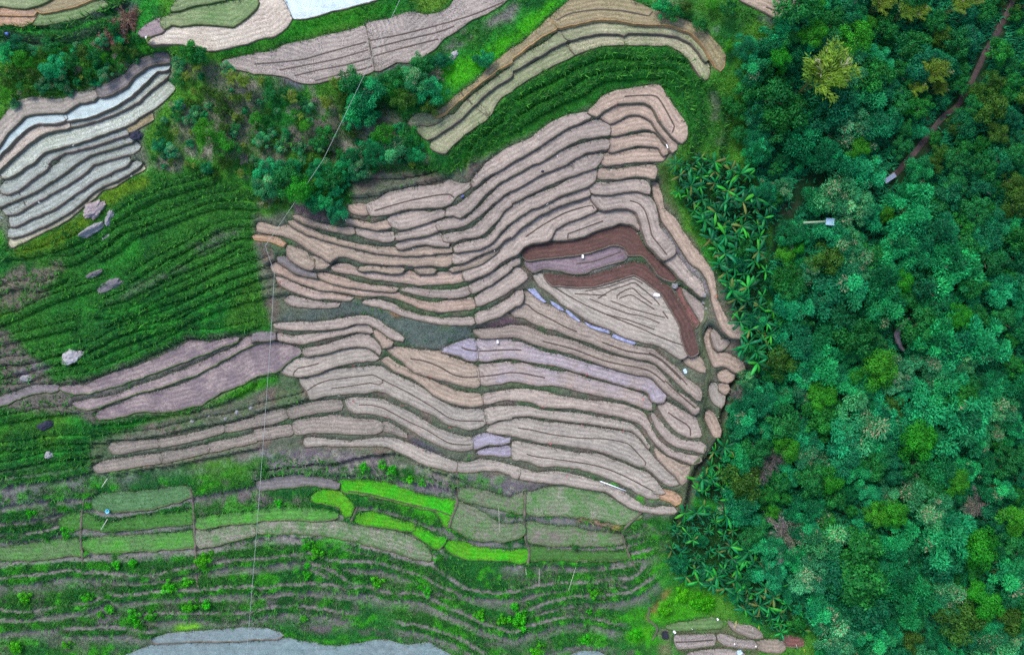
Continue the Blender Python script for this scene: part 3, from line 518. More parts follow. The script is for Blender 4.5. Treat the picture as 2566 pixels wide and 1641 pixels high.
fld(27.2, 'tealgrey', 'm 1130,1620 1200,1545 1330,1496 1450,1456 1800,1436 2200,1436 2404,1416 n 0,1416 150,1406 300,1396 400,1416 550,1436 640,1456 800,1466 950,1446 1100,1416 1230,1406 1330,1436 1450,1456 1580,1436 1640,1436 1720,1486 1850,1560 1800,1640 m 1100,1640', 'large blue-grey wet field along the bottom edge')
fld(27.2, 'tealgrey', 'o 560,1560 650,1516 800,1516 900,1560 900,1620 560,1620', 'scrap of blue-grey wet field at the bottom edge beside the black pit')
fld(26.0, 'stripegreen', 'o 1466,1280 1560,1250 1700,1236 1896,1198 1984,1232 1984,1266 1930,1284 1700,1294 1562,1304', 'striped green seedbed plot in the lower right allotments')
fld(26.6, 'ribbed', 'o 1550,1368 1700,1364 1906,1354 1906,1436 1700,1464 1574,1474', 'ribbed tan plot in the lower right allotments, directly under the seedbed', ('o 1552,1420 1700,1415 1905,1400',))
fld(26.9, 'ribbed', 'o 1950,1354 2040,1364 2150,1406 2286,1414 2302,1466 2150,1464 2002,1434 1954,1396', 'ribbed tan plot in the lower right allotments, with white stakes at its east end')
fld(26.4, 'stubble', 'o 2042,1226 2100,1255 2250,1276 2336,1324 2362,1374 2250,1364 2102,1304', 'grey-pink plot by the banana grove marked with yellow poles')
fld(27.3, 'tan', 'o 2326,1424 2404,1406 p 0,1404 106,1406 166,1444 175,1486 100,1514 0,1504 o 2336,1485', 'plain tan plot easternmost but one of the allotments')
fld(27.4, 'redpink', 'p 166,1374 240,1370 345,1404 345,1444 250,1454 194,1445', 'small reddish plot easternmost of the allotments')
fld(27.8, 'ribbed', 'o 1665,1545 1750,1516 1920,1496 2100,1506 2200,1545 2150,1620 1700,1620', 'ribbed plot at the bottom edge beside the blue-white tarpaulin')

# colours of soil, first and second tone; grain, gloss, specks
SOILS = {
 'pink': ((174,157,145),(157,142,134)), 'peach': ((180,155,136),(165,143,127)), 'tan': ((172,150,130),(154,138,122)),
 'rustpink': ((172,150,140),(172,145,126)), 'khaki': ((160,142,104),(150,136,98)), 'palekhaki': ((172,166,132),(146,154,112)),
 'greytan': ((170,158,146),(154,146,136)), 'tanstripe': ((166,150,136),(150,136,126)), 'lilac': ((160,152,172),(150,140,160)),
 'lilacpink': ((162,150,164),(164,146,136)), 'greypurple': ((132,122,128),(120,116,116)), 'purple': ((134,112,122),(112,94,108)),
 'red': ((104,74,67),(90,66,60)), 'redpink': ((136,98,90),(124,84,78)), 'cream': ((206,196,178),(196,180,164)), 'cream2': ((190,182,150),(172,172,142)),
 'white': ((190,208,216),(166,190,204)), 'paleblue': ((176,204,206),(158,184,190)), 'palegreen': ((136,150,104),(112,140,84)), 'stripegreen': ((134,152,100),(96,140,70)),
 'palegrey': ((166,176,172),(152,162,154)), 'palewest': ((184,192,182),(170,178,162)), 'ribbed': ((170,156,148),(158,146,140)), 'orange': ((178,142,112),(168,142,120)),
 'stubble': ((158,144,132),(138,130,120)), 'fallow': ((170,150,146),(126,110,118)), 'lime': ((48,176,8),(92,158,22)), 'limepale': ((74,168,34),(94,128,78)),
 'grassgreen': ((62,138,36),(70,116,52)), 'weedy': ((124,118,108),(62,142,40)), 'palegreen2': ((90,142,88),(78,128,74)), 'tealgrey': ((116,146,150),(120,140,144)), 'drygrass': ((152,142,134),(80,138,62)),
}
SPECK = {'palewest': (0.2, 0.24, 0.15), 'ribbed': (0.10, 0.09, 0.085), 'stubble': (0.13, 0.115, 0.1), 'palekhaki': (0.12, 0.17, 0.06), 'palegrey': (0.16, 0.18, 0.12), 'stripegreen': (0.05, 0.16, 0.03),
         'cream': (0.28, 0.22, 0.18), 'fallow': (0.14, 0.11, 0.12), 'tanstripe': (0.2, 0.15, 0.12), 'palegreen': (0.06, 0.16, 0.04), 'khaki': (0.13, 0.13, 0.05),
         'weedy': (0.22, 0.2, 0.17), 'drygrass': (0.06, 0.16, 0.05), 'lime': (0.03, 0.22, 0.01), 'limepale': (0.06, 0.2, 0.03), 'grassgreen': (0.03, 0.13, 0.015), 'fallow2': (0.1, 0.08, 0.08)}
GLOSS = {'white': 0.25, 'paleblue': 0.3, 'tealgrey': 0.35, 'lilac': 0.45, 'purple': 0.45, 'lilacpink': 0.6}

# ---------------------------------------------------------------- steps in the grassed terraces (dark foot of each bank)
STEPS = [P(s) for s in (
 'e 80,900 300,870 480,830 620,780 760,720', 'e 480,930 700,940 900,830 1050,740 1150,650 1300,600 1500,540 1700,480 1870,400 2000,350 2200,330',
 'e 1090,560 1200,480 1320,410 1500,330 1700,260 2000,180', 'e 950,900 1100,820 1260,690 1450,620 1640,550 1900,450 2100,400 2404,420',
 'e 1240,1100 1400,1000 1580,900 1720,830 1850,750 2000,650 2200,590 2404,580', 'e 1300,1230 1500,1100 1700,960 1900,820 2050,740 2200,700 2404,690',
 'e 1000,1330 1200,1270 1400,1180 1600,1060 1800,990 2000,920 2100,860 2250,780', 'e 900,1440 1200,1440 1440,1310 1600,1230 1850,1120 2050,1020 2250,930 2404,880',
 'e 1000,1530 1250,1440 1500,1330 1800,1250 2000,1150 2200,1070 2404,1000 f 150,940', 'e 1300,1530 1600,1440 1850,1330 2100,1220 2250,1150 2404,1090 f 170,1050',
 'e 1700,1540 1900,1430 2150,1340 2404,1270 f 250,1230', 'e 0,1230 200,1170 400,1200 600,1100 ', 'e 0,1510 200,1440 500,1300 800,1200 1000,1150', 
 'i 0,160 250,90 450,60 700,0', 'i 850,220 1100,90 1300,20 1480,0', 'i 900,270 1250,130 1500,40 1640,0', 'i 0,350 300,320 560,250 800,200',
 'i 0,470 250,410 560,340 760,330', 'i 520,530 800,490 950,440 1200,350 1550,190 1750,100 2000,90 2404,0', 'i 0,590 250,600 500,510 650,480',
 'i 0,900 300,850 520,820 700,800', 'i 0,1160 300,1120 600,1080 900,1090 1020,1080', 'i 0,1340 400,1260 700,1220 930,1210', 'i 0,1500 300,1450 600,1410 860,1350 1100,1370 1400,1320 1800,1250 2404,1140',
 'i 900,900 1200,880 1500,830 1800,790 2100,700 2404,540 j 0,480 200,440', 'i 1000,1060 1400,1030 1800,950 2200,870 2404,820 j 0,800 250,740 480,680', 
 'm 0,130 300,90 700,60 900,50', 'm 0,280 300,250 580,190', 'm 0,460 250,450 480,420 700,340 900,370 1150,380 1400,330 1700,290', 'm 800,160 1100,190 1400,150 1700,70 2000,10 2404,-60',
 'm 0,660 300,630 600,600 800,590 1100,590 1500,550 2000,520 2404,440 n 200,420 500,440', 'm 1850,280 2100,220 2404,180 n 0,160 400,160 650,170 780,210',
 'm 0,860 350,840 650,800 900,810 1100,830 1450,830 1650,790 1900,740 2150,710 2404,690 n 250,660 500,640 700,700 850,710 1150,720 1350,780 1550,840 1700,930 1850,990',
 'm 1010,1000 1080,1030 1300,1010 1600,990 1870,980 2200,950 2404,940 n 0,960 200,940 520,920 850,950 950,960', 'm 0,1160 250,1180 600,1130 900,1080 1010,1040',
 'm 1350,1210 1700,1200 1900,1200 2100,1200 2404,1180 n 0,1170 300,1130 600,1150 830,1190', 'm 0,1310 350,1290 480,1290', 'm 650,1340 1000,1330 1200,1340 1400,1370',
 'n 900,290 1100,330 1400,380 1580,480 1690,590', 'n 800,130 1100,135 1350,200 1600,290 1790,350 1950,440 2100,470 2404,470 o 150,480',
 'n 1640,740 1800,860 1950,950 2100,990 2404,1000 o 250,940 450,910 700,910 900,880 1150,860 1250,780', 'n 600,740 780,840 900,930 1080,950 1250,1000 1550,1020 1700,1090 1900,1180 2100,1270 2404,1370 o 200,1300',
 'n 1400,1290 1600,1330 1800,1390 1950,1460 2100,1540', 'n 1000,500 1240,550 1450,620 1680,650', 'n 900,530 1150,600 1350,680',
 'o -10,230 300,240 600,260 900,340 1040,370', 'o 170,490 400,510 700,530 1000,510 1200,460', 'o 0,690 300,690 700,700 1000,670 1130,640 1280,610',
 'o 170,1160 400,1080 600,1040 900,1030 1150,980 1320,880', 'o 230,1300 500,1230 700,1230 950,1290', 'o 300,1490 600,1440 850,1450',
 'c 1600,680 1700,800 1760,1000 1760,1250', 'c 1500,540 1680,600 1800,780 1880,900 1950,1010 1990,1200 1960,1400', 'c 1450,800 1560,860 1650,1020 1720,1200 1680,1400', 'c 0,1240 300,1060 500,960 700,870 850,760 1000,740 1300,720 1480,730 1580,800',
 'c 0,960 250,820 440,720 620,620 700,590 850,545 1000,530 1150,555 1400,560', 'b 2404,965 2200,1130 2000,1300 1850,1450 f 1900,60', 'c 0,1110 250,960 450,880 600,770 740,700 900,670 1100,650 1250,620 1450,620 1600,680',
 'b 2404,1110 2250,1230 2050,1400 f 2000,20', 'f 900,300 1200,280 1500,210 1800,110', 'f 880,120 1300,130 1700,60',
 'a 0,270 300,260 600,250 900,150 1150,60', 'a 0,330 200,370 400,390 600,380 800,340 1000,260', 'a 350,870 500,860 700,830 900,770 1080,700', 'a 100,740 300,780 500,770 700,760',
 'j 0,1340 500,1290 800,1260 1100,1200 1350,1200 1600,1320 1880,1400', 'j 20,1400 400,1370 700,1380 1000,1390 1300,1420 1700,1480 n 2000,60 2200,140 2404,180 o 0,210',
 'b 900,1080 1150,1000 1400,1010', 'b 0,1350 250,1370 500,1400 700,1440',
)]
# terrain levels away from the paddies (map px, map py, level)
CTRL = [(1700,1100,17.2),(1745,1120,18.5),(1790,1130,20),(1870,985,16),(1845,1060,18.4),(1850,930,14.5),(1890,330,5),(1850,520,7),(1900,700,10),(1930,880,13),(2100,100,3),(2500,100,5),(2200,400,9),(2530,500,8),
 (2100,700,13),(2500,900,12),(2100,1000,17),(2500,1300,18),(2050,1400,24),(2500,1620,26),(2250,1641,27),(0,1640,27.8),(150,1600,27.2),(350,1600,27.2),(0,1500,25.5),(600,1500,25),(0,1380,23.2),(600,1380,23),(0,1300,21.6),
 (0,1150,17),(250,1220,19),(600,1240,20.4),(0,950,14),(0,800,10.5),(0,700,7.5),(300,700,6.8),(500,600,5.5),(600,770,9),(300,860,10.8),(180,640,5),(400,520,3),(600,470,2),(600,560,4),(700,300,-3.2),(900,250,-5),(850,400,-0.6),
 (450,250,-5.5),(450,350,-3),(450,420,-0.5),(100,170,-7),(300,180,-7.2),(1000,380,-1.5),(1150,130,-7.4),(1000,330,-3),(1250,60,-9),(1700,40,-8),(1850,60,-9.6),(1850,160,-6),(1800,250,-3.6),(1760,330,0.4),(1750,420,3),(1800,560,7),
 (900,860,10.2),(1000,800,10),(1100,790,10),(760,800,10),(1130,1300,19.6),(1400,1290,19.2),(1600,1300,19.4),(1300,1500,25.2),(1500,1520,25.3),(900,1500,25),(1640,1500,24.6),(1700,1400,23.5),(1250,1440,23.4),(1640,1620,26.8),(900,1200,18.8),
 (300,1340,21.8),(1700,1600,26.7),(1000,1420,23)]
# ---------------------------------------------------------------- terrain grid
CELL = 0.25
X0, X1, Y0, Y1 = -108.0, 108.0, -74.0, 72.0
gx = np.arange(X0, X1 + 1e-6, CELL); gy = np.arange(Y0, Y1 + 1e-6, CELL)
NX, NY = len(gx), len(gy)
GX, GY = np.meshgrid(gx, gy)            # [iy, ix]

def ring_normals(o):
    t = np.roll(o, -1, 0) - np.roll(o, 1, 0)
    t /= np.linalg.norm(t, axis=1)[:, None] + 1e-9
    return np.stack([t[:, 1], -t[:, 0]], 1)       # outward for counter-clockwise

for i, f in enumerate(FIELDS):
    f['z'] = zlev(f['lv']) + 0.006 * (i % 9)
    o = ground_xy(f['out'], f['z'])
    area = 0.5 * np.sum(o[:, 0] * np.roll(o[:, 1], -1) - np.roll(o[:, 0], -1) * o[:, 1])
    if area < 0: o = o[::-1]
    o = smooth_closed(o, 0.45)
    o = o + ring_normals(o) * (0.40 if f['out'][:, 0].mean() < 480 and f['lv'] < 3.5 else 0.27 if f['wob'] == 1 else 0.30 if f['soil'] == 'fallow' else 0.42)
    a = (fbm(o[:, 0] * 0.9 + 3.1 * i, o[:, 1] * 0.9, 3) - 0.5) * 0.30 * f['wob']
    b = (fbm(o[:, 0] * 0.9 + 50, o[:, 1] * 0.9 + 7.7 * i, 3) - 0.5) * 0.30 * f['wob']
    o = o + np.stack([a, b], 1)
    f['poly'] = o

fid = np.full((NY, NX), -1, int)
for i, f in enumerate(FIELDS):
    o = f['poly']
    ix0, ix1 = np.searchsorted(gx, [o[:, 0].min(), o[:, 0].max()]); iy0, iy1 = np.searchsorted(gy, [o[:, 1].min(), o[:, 1].max()])
    ix0 = max(ix0 - 1, 0); iy0 = max(iy0 - 1, 0); ix1 += 1; iy1 += 1
    sub = inside(o, GX[iy0:iy1, ix0:ix1], GY[iy0:iy1, ix0:ix1])
    v = fid[iy0:iy1, ix0:ix1]
    v[sub & (v < 0)] = i
FZ = np.array([f['z'] for f in FIELDS] + [0.0])

# broad relief: harmonic surface through the paddies and the levelled points
def solve(step):
    S = step
    m = fid[::S, ::S] >= 0
    val = np.where(m, FZ[fid[::S, ::S]], 0.0)
    xs, ys = gx[::S], gy[::S]
    for px, py, l in CTRL:
        z = zlev(l); x, y = ground_xy((px, py), z)
        ix = int(round((x - X0) / (CELL * S))); iy = int(round((y - Y0) / (CELL * S)))
        if 0 <= ix < m.shape[1] and 0 <= iy < m.shape[0] and not m[iy, ix]:
            m[max(iy-1,0):iy+2, max(ix-1,0):ix+2] |= False
            m[iy, ix] = True; val[iy, ix] = z
    return m, val
prev = None
for S, it in ((16, 400), (8, 300), (4, 250), (2, 160), (1, 60)):
    m, val = solve(S)
    if prev is None:
        h = np.where(m, val, val[m].mean())
    else:
        yy = np.clip(np.arange(m.shape[0]) / 2.0, 0, prev.shape[0] - 1); xx = np.clip(np.arange(m.shape[1]) / 2.0, 0, prev.shape[1] - 1)
        y0 = np.minimum(yy.astype(int), prev.shape[0] - 2); x0 = np.minimum(xx.astype(int), prev.shape[1] - 2)
        fy = (yy - y0)[:, None]; fx = (xx - x0)[None, :]
        h = (prev[y0][:, x0] * (1 - fx) + prev[y0][:, x0 + 1] * fx) * (1 - fy) + (prev[y0 + 1][:, x0] * (1 - fx) + prev[y0 + 1][:, x0 + 1] * fx) * fy
        h = np.where(m, val, h)
    for _ in range(it):
        p = np.pad(h, 1, mode='edge')
        h = np.where(m, val, 0.25 * (p[:-2, 1:-1] + p[2:, 1:-1] + p[1:-1, :-2] + p[1:-1, 2:]))
    prev = h
Z = prev
infield = fid >= 0
# map pixel of every ground point
PXG = CX + GX * FPX / (H - Z); PYG = CY - GY * FPX / (H - Z)

# banks: each step drops sharply at its foot
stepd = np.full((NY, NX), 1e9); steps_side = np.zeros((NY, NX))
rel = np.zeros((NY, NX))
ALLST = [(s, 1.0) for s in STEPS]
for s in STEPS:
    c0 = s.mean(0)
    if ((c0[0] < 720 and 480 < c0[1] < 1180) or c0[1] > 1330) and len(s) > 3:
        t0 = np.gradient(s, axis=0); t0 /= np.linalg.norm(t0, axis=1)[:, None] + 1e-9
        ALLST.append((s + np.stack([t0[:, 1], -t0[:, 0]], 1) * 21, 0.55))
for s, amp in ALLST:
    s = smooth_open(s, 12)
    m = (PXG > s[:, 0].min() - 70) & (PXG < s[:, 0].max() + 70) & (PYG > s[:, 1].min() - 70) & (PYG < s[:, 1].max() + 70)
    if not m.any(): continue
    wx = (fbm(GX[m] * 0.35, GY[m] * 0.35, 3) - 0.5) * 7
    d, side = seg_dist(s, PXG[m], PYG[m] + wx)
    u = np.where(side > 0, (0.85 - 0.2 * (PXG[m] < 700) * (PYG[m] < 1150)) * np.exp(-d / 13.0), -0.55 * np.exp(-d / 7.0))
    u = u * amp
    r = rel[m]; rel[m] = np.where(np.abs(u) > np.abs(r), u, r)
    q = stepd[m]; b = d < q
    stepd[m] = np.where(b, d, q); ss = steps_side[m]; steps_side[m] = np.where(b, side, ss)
Z = Z + np.where(infield, 0, rel)
GULLY = P('k 2230,400 2180,450 2090,540 2040,700 1995,850 1985,1050 1900,1200 1770,1330 1700,1500 o 1670,150 1610,240 1560,300')
gd, _ = seg_dist(GULLY, PXG, PYG)
Z = Z - np.where(infield, 0, 1.2 * np.exp(-(gd / 8.0) ** 2))
rough = (fbm(GX * 0.8, GY * 0.8, 3) - 0.5) * 0.30 + (fbm(GX * 2.2 + 9, GY * 2.2, 2) - 0.5) * 0.16
Z = Z + np.where(infield, 0, rough)
SURF = np.where(infield, FZ[fid], Z)
Z = np.where(infield, FZ[fid] - 0.18, Z)
fp = np.pad(fid, 1, constant_values=-1)
for dj in (0, 1, 2):
    for di in (0, 1, 2):
        q = fp[dj:dj + NY, di:di + NX]
        Z = np.where((~infield) & (q >= 0), np.minimum(Z, FZ[q] - 0.12), Z)

def samp(A, x, y):
    u = np.clip((np.asarray(x, float) - X0) / CELL, 0, NX - 1.001); v = np.clip((np.asarray(y, float) - Y0) / CELL, 0, NY - 1.001)
    i = u.astype(int); j = v.astype(int); fu = u - i; fv = v - j
    return (A[j, i] * (1 - fu) + A[j, i + 1] * fu) * (1 - fv) + (A[j + 1, i] * (1 - fu) + A[j + 1, i + 1] * fu) * fv
def near(A, x, y):
    i = np.clip(np.round((np.asarray(x) - X0) / CELL).astype(int), 0, NX - 1); j = np.clip(np.round((np.asarray(y) - Y0) / CELL).astype(int), 0, NY - 1)
    return A[j, i]
def at(px, py, up=0.0):
    """map pixel -> point on the ground (raised by up), as seen in the survey"""
    z = 0.0
    for _ in range(8):
        x, y = ground_xy((px, py), z + up)
        z = float(samp(SURF, x, y))
    return np.array([x, y, z])
def at_t(t, u, v, up=0.0):
    return at(TILE[t][0] + u / TS, TILE[t][1] + v / TS, up)

# ---------------------------------------------------------------- what grows or lies where (colour of the cover itself)
FOREST = np.array([(2000,-90),(2700,-90),(2700,1750),(2060,1750),(2060,1600),(2000,1530),(1960,1480),(1900,1400),(1850,1290),(1790,1240),(1790,1150),(1820,1080),(1832,1010),(1846,950),(1890,930),(1960,900),(1945,800),(1925,700),(1930,560),(1880,440),(1900,330),(1890,200),(1905,120),(1960,70)], float)
BANANA_UP = np.array([(1690,400),(1790,395),(1880,430),(1930,520),(1918,640),(1912,740),(1950,800),(1960,890),(1895,915),(1868,860),(1850,800),(1818,700),(1780,600),(1705,510)], float)
BANANA_LOW = np.array([(1685,1288),(1760,1265),(1850,1300),(1880,1360),(1930,1440),(2000,1510),(2020,1590),(1950,1580),(1890,1550),(1810,1480),(1720,1450),(1670,1390)], float)
BANANA_MID = np.array([(1790,1130),(1830,1090),(1850,1180),(1840,1270),(1790,1260),(1740,1230),(1755,1180)], float)
MUDS = np.array([(630,545),(730,525),(880,520),(880,425),(1120,440),(1480,265),(1640,205),(1725,345),(1655,420),(1705,555),(1860,790),(1885,930),(1840,1010),(1810,1080),(1760,1200),(1720,1295),(1550,1290),(1150,1190),(700,1140),(225,1190),(235,1105),(700,965),(680,820),(650,690)], float)
dark, mid, yel = lin((28,98,42)), lin((44,136,46)), lin((86,142,44))
n1 = fbm(GX * 0.06, GY * 0.06, 4); n2 = fbm(GX * 0.35 + 40, GY * 0.35, 4); n3 = fbm(GX * 1.3 + 7, GY * 1.3 + 3, 3); n4 = fbm(GX * 0.16 - 30, GY * 0.16 + 11, 4)
def sm(x, a, b):
    t = np.clip((x - a) / (b - a), 0, 1); return t * t * (3 - 2 * t)
def blend(C, a, c):
    return C * (1 - a[..., None]) + np.asarray(c) * a[..., None]
CO = blend(np.broadcast_to(dark, (NY, NX, 3)).copy(), sm(n2, 0.35, 0.65), mid)
CO = blend(CO, sm(n1, 0.42, 0.62) * 0.7, yel)
wpx = (fbm(GX * 0.5, GY * 0.5, 3) - 0.5) * 26; wpy = (fbm(GX * 0.5 + 60, GY * 0.5 + 20, 3) - 0.5) * 26
QX, QY = PXG + wpx, PYG + wpy
def zone(poly, c, a=1.0, n=None, lo=0.3, hi=0.6, warp=True):
    global CO
    poly = P(poly) if isinstance(poly, str) else poly
    m = inside(poly, QX if warp else PXG, QY if warp else PYG).astype(float)
    p = np.pad(m, 2, mode='edge')
    m = sum(p[i:i + NY, j:j + NX] for i in range(5) for j in range(5)) / 25.0
    if n is not None: m = m * sm(n, lo, hi)
    CO = blend(CO, m * a, lin(c))
    return m
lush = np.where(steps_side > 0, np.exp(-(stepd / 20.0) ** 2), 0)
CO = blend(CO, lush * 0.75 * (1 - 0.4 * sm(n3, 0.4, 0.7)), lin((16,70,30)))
south = sm(PYG, 1150, 1230) * (1 - sm(PXG, 1640, 1700))
CO = blend(CO, south * 0.65, lin((30,92,40)))
# scrub above the mud flight, weeds and dead grass among green
SCRUB = 'a 1650,560 2404,650 b 700,790 1000,900 1400,1100 1450,1280 1700,1540 f 700,60 300,350 0,420 e 2404,180 2200,100 1400,60 a 1400,1100 1650,850'
zone(SCRUB, (112,112,98), 0.85, n4, 0.42, 0.6)
zone(SCRUB, (142,132,124), 0.7, n2, 0.58, 0.72)
zone('a 320,235 700,200 1000,60 1300,30 1250,140 1050,170 800,200 500,270', (94,84,104), 0.9, n2, 0.3, 0.5)
zone('a 0,320 200,340 420,370 700,360 1000,240 1000,300 700,400 400,410 0,370', (84,76,96), 0.9, n2, 0.3, 0.5)
zone('a 1130,600 1320,540 1240,680 1100,780', (120,104,100), 0.9, n2, 0.3, 0.5)
zone('c 1700,150 2100,150 2404,200 2404,420 2050,350', (118,106,124), 0.8, n2, 0.4, 0.6)
zone('c 1340,0 1750,0 1800,100 1400,110', (118,112,100), 0.7, n2, 0.42, 0.6)
zone('b 2404,60 2200,180 1950,270 1720,450 1600,520 1650,620 1800,480 2100,330 2404,190 c 130,0 0,60', (128,116,120), 0.85, n2, 0.36, 0.55)
zone('b 1240,590 1600,540 1500,620 1200,700 1000,740', (110,100,116), 0.8)
zone('b 230,700 340,750 460,790 430,850 300,790', (110,100,126), 0.9)
zone('b 1790,700 1850,560 2050,540 2200,420 2404,300 c 200,130 380,0 500,-20 360,160 100,420 0,480 b 2150,640 2050,760 1900,860 1830,800', (70,168,28), 0.95)
zone('b 0,470 400,360 1000,200 1400,90 1380,0 1000,60 600,150 340,190 280,280 100,370 0,380', (40,128,30), 0.8)
zone('b 1430,-20 1540,60 1500,110 1560,125 1700,110 1800,40 1850,-30', (92,132,44), 0.9)
zone('a 1950,490 2404,370 2404,490 2100,540', (28,116,34), 0.9)
zone('f 880,140 1300,30 1860,0 1900,140 1300,250 1180,300 890,380', (30,104,32), 0.9)
zone('c 0,840 600,520 850,430 1450,430 1700,560 1850,850 1800,1300 1650,1250 1440,900 1380,790 1000,830 720,1020 0,1360 b 2404,1360 1900,1540 f 2000,190 b 1800,1450', (34,112,36), 0.85)
zone('c 0,950 250,810 620,610 850,540 1400,550 1400,600 900,640 600,740 250,930 0,1080', (52,128,36), 0.6, n2, 0.4, 0.6)
# western green slope
zone('e 100,900 700,500 1000,300 1400,80 2000,150 2404,420 f 200,900 250,1250 e 2404,1540 i 2404,0 1700,100 900,480 0,560 e 0,1500 300,1300 700,950', (46,112,42), 0.8, n1, 0.25, 0.5)
zone('e 130,830 760,480 960,280 1380,80 1390,200 1000,420 700,700 250,900', (92,128,30), 0.9)
zone('e 1750,800 2050,640 2300,640 2100,760 1900,850', (96,108,92), 0.8, n2, 0.25, 0.5)
zone('e 1000,1320 1400,1090 1700,960 1800,990 1300,1220', (100,110,96), 0.8, n2, 0.3, 0.5)
zone('e 0,1090 250,920 640,900 660,1000 400,1150 480,1200 200,1380 0,1400', (108,94,92), 0.85, n2, 0.32, 0.52)
zone('e 0,1500 i 560,520 950,440 1250,340 1750,110 2404,60 j 200,60 440,230 200,460 i 2404,480 1900,740 1250,840 900,880 600,800 0,760', (104,92,94), 0.85)
zone('i 150,350 500,340 520,560 300,500 170,480', (116,112,120), 0.7, n2, 0.38, 0.55)
zone('f -100,1100 250,1100 300,1540 e 2100,1540', (64,118,40), 0.85)
zone('i 1980,680 2404,520 j 220,480 120,560 i 2404,640 2100,720', (60,140,24), 0.9)
# banks between the mud paddies
zone('a -60,1200 180,960 620,940 1240,640 1450,510 1600,520 1650,830 1430,1130 1320,1260 1380,1500 e 1400,30 1100,150 760,440 110,800 60,640 -60,560', (120,124,108), 0.9)
zone('b 1500,1200 1900,900 2404,480 c 200,320 600,-20 1100,0 1900,340 2010,560 1850,780 1650,520 1450,420 900,430 580,540 0,860 b 2404,860 1800,1450 1620,1340', (98,106,74), 0.9)
zone(MUDS, (98,102,88), 0.95)
zone(MUDS, (112,98,90), 0.8, n2, 0.52, 0.66)
zone(MUDS, (66,104,58), 0.5, n4, 0.54, 0.66)
zone('f 330,1390 900,1290 1000,1300 1300,1420 1900,1500 2050,1520 2100,1540 j 2050,90 1750,200 1400,170 1350,90 1250,0 f 1100,1430 900,1420 500,1500 150,1530', (92,104,98), 0.9, n2, 0.2, 0.5)
zone('f 2100,1530 2404,1440 g 100,1500 j 2404,-10 2050,20', (108,78,92), 0.9)
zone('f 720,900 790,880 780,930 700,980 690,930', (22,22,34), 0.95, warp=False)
zone('f 800,1230 880,1240 860,1285 820,1270', (196,104,52), 0.9, warp=False)
zone('f 950,1210 1030,1220 1010,1250 940,1240', (190,110,62), 0.8, warp=False)
zone('f 1270,1370 1390,1390 1370,1440 1290,1410', (186,110,66), 0.8)
zone('g 1400,570 1470,610 1560,720 1690,900 1780,1030 1870,1120 1890,1240 1820,1240 1780,1110 1620,960 1480,730', (134,126,130), 0.95, warp=False)
zone('g 830,840 1060,760 1100,800 1090,860 1000,770 850,840', (150,144,150), 0.6)
zone('g 650,1010 900,930 1100,870 1130,900 900,990 700,1040', (140,138,144), 0.6)
zone('f 350,370 500,350 700,360 700,520 560,540 400,470', (112,88,98), 0.95)
zone('j 1420,1020 1560,1060 1750,1180 1880,1260 1750,1230 1500,1130', (84,74,96), 0.8)
zone('k 1560,170 1700,200 1790,190 1900,420 1870,700 1830,1050 1700,1330 1640,1500 o 1600,200 1500,180 k 1600,1480 1690,1290 1790,1100 1760,900 1810,600 1840,460 1800,300', (88,100,70), 0.9)
# southern grassed terraces: bare treads below each bank, rank growth above
south = sm(PYG, 1150, 1230) * (1 - sm(PXG, 1640, 1700))
bare = np.where(steps_side < 0, np.exp(-(stepd / 25.0) ** 2), 0) * south
CO = blend(CO, np.clip(bare * sm(n2 + 0.25 * (n4 - 0.5), 0.18, 0.42) * 1.0, 0, 1) * 0.95, lin((126,118,122)))
zone('n 0,185 400,178 640,190 760,235 600,250 300,235 0,260', (64,150,36), 0.8)
zone('n 20,300 200,260 500,290 700,330 640,360 300,350 20,350', (58,128,60), 0.7, n2, 0.35, 0.55)
zone('m 2150,240 2404,200 n 200,100 500,90 500,140 0,170 m 2404,290 2150,300', (70,150,40), 0.6, n2, 0.35, 0.55)
zone('m 1850,60 2404,-40 n 200,60 500,60 500,110 0,120 m 2404,150 1900,230', (112,100,104), 0.8, n2, 0.38, 0.55)
zone('m 1850,400 2300,330 2404,380 2300,440 1850,500', (128,120,120), 0.85, n2, 0.3, 0.5)
zone('m 1330,1180 2000,1150 2404,1080 n 200,960 700,960 850,1000 400,1020 0,1130 m 2404,1160 1900,1190', (106,94,106), 0.7, n2, 0.4, 0.56)
zone('m 600,1090 1200,1160 1100,1260 700,1230', (112,100,114), 0.8, n2, 0.38, 0.55)
zone('m 0,0 150,-40 800,-70 700,20 400,60', (120,122,122), 0.7, n2, 0.38, 0.55)
zone('j 20,1180 400,1140 900,1180 1300,1250 1500,1320 1900,1400 k 0,1430 500,1540 o 900,60 1100,180 1240,230 1040,320 600,230 0,210 n 2404,200 1900,50 1500,10 j 1100,1400 700,1360 0,1400', (112,104,112), 0.9, n2, 0.3, 0.52)
zone('j 20,1180 400,1140 900,1180 1300,1250 1500,1320 1900,1400 k 0,1430 500,1540 o 900,60 1100,180 1240,230 1040,320 600,230 0,210', (132,136,116), 0.6, n3, 0.52, 0.68)
zone('m 0,30 200,20 400,60 100,140 0,130', (122,120,128), 0.85, n2, 0.3, 0.5)
zone('m 480,-30 900,-60 1400,-110 j 0,1260 300,1180 0,1160 i 1900,1310 1500,1380 1000,1400', (118,122,118), 0.6, n2, 0.42, 0.58)
zone('n 20,420 400,370 800,400 1000,380 1300,420 1600,560 1660,650 1400,600 1000,520 300,470', (124,122,122), 0.85, n2, 0.3, 0.52)
zone('o 590,240 850,290 1020,310 1010,345 850,330 600,265', (190,130,84), 0.8)
zone('o 1290,1240 1350,1120 1500,960 1700,920 1900,960 1930,1130 1700,1200 1400,1260', (62,150,24), 0.9)
zone('o 1040,1300 1340,1250 1330,1400 1100,1430', (70,160,24), 0.9)
zone('o 1090,1120 1300,1080 1280,1220 1090,1230', (54,138,26), 0.9)
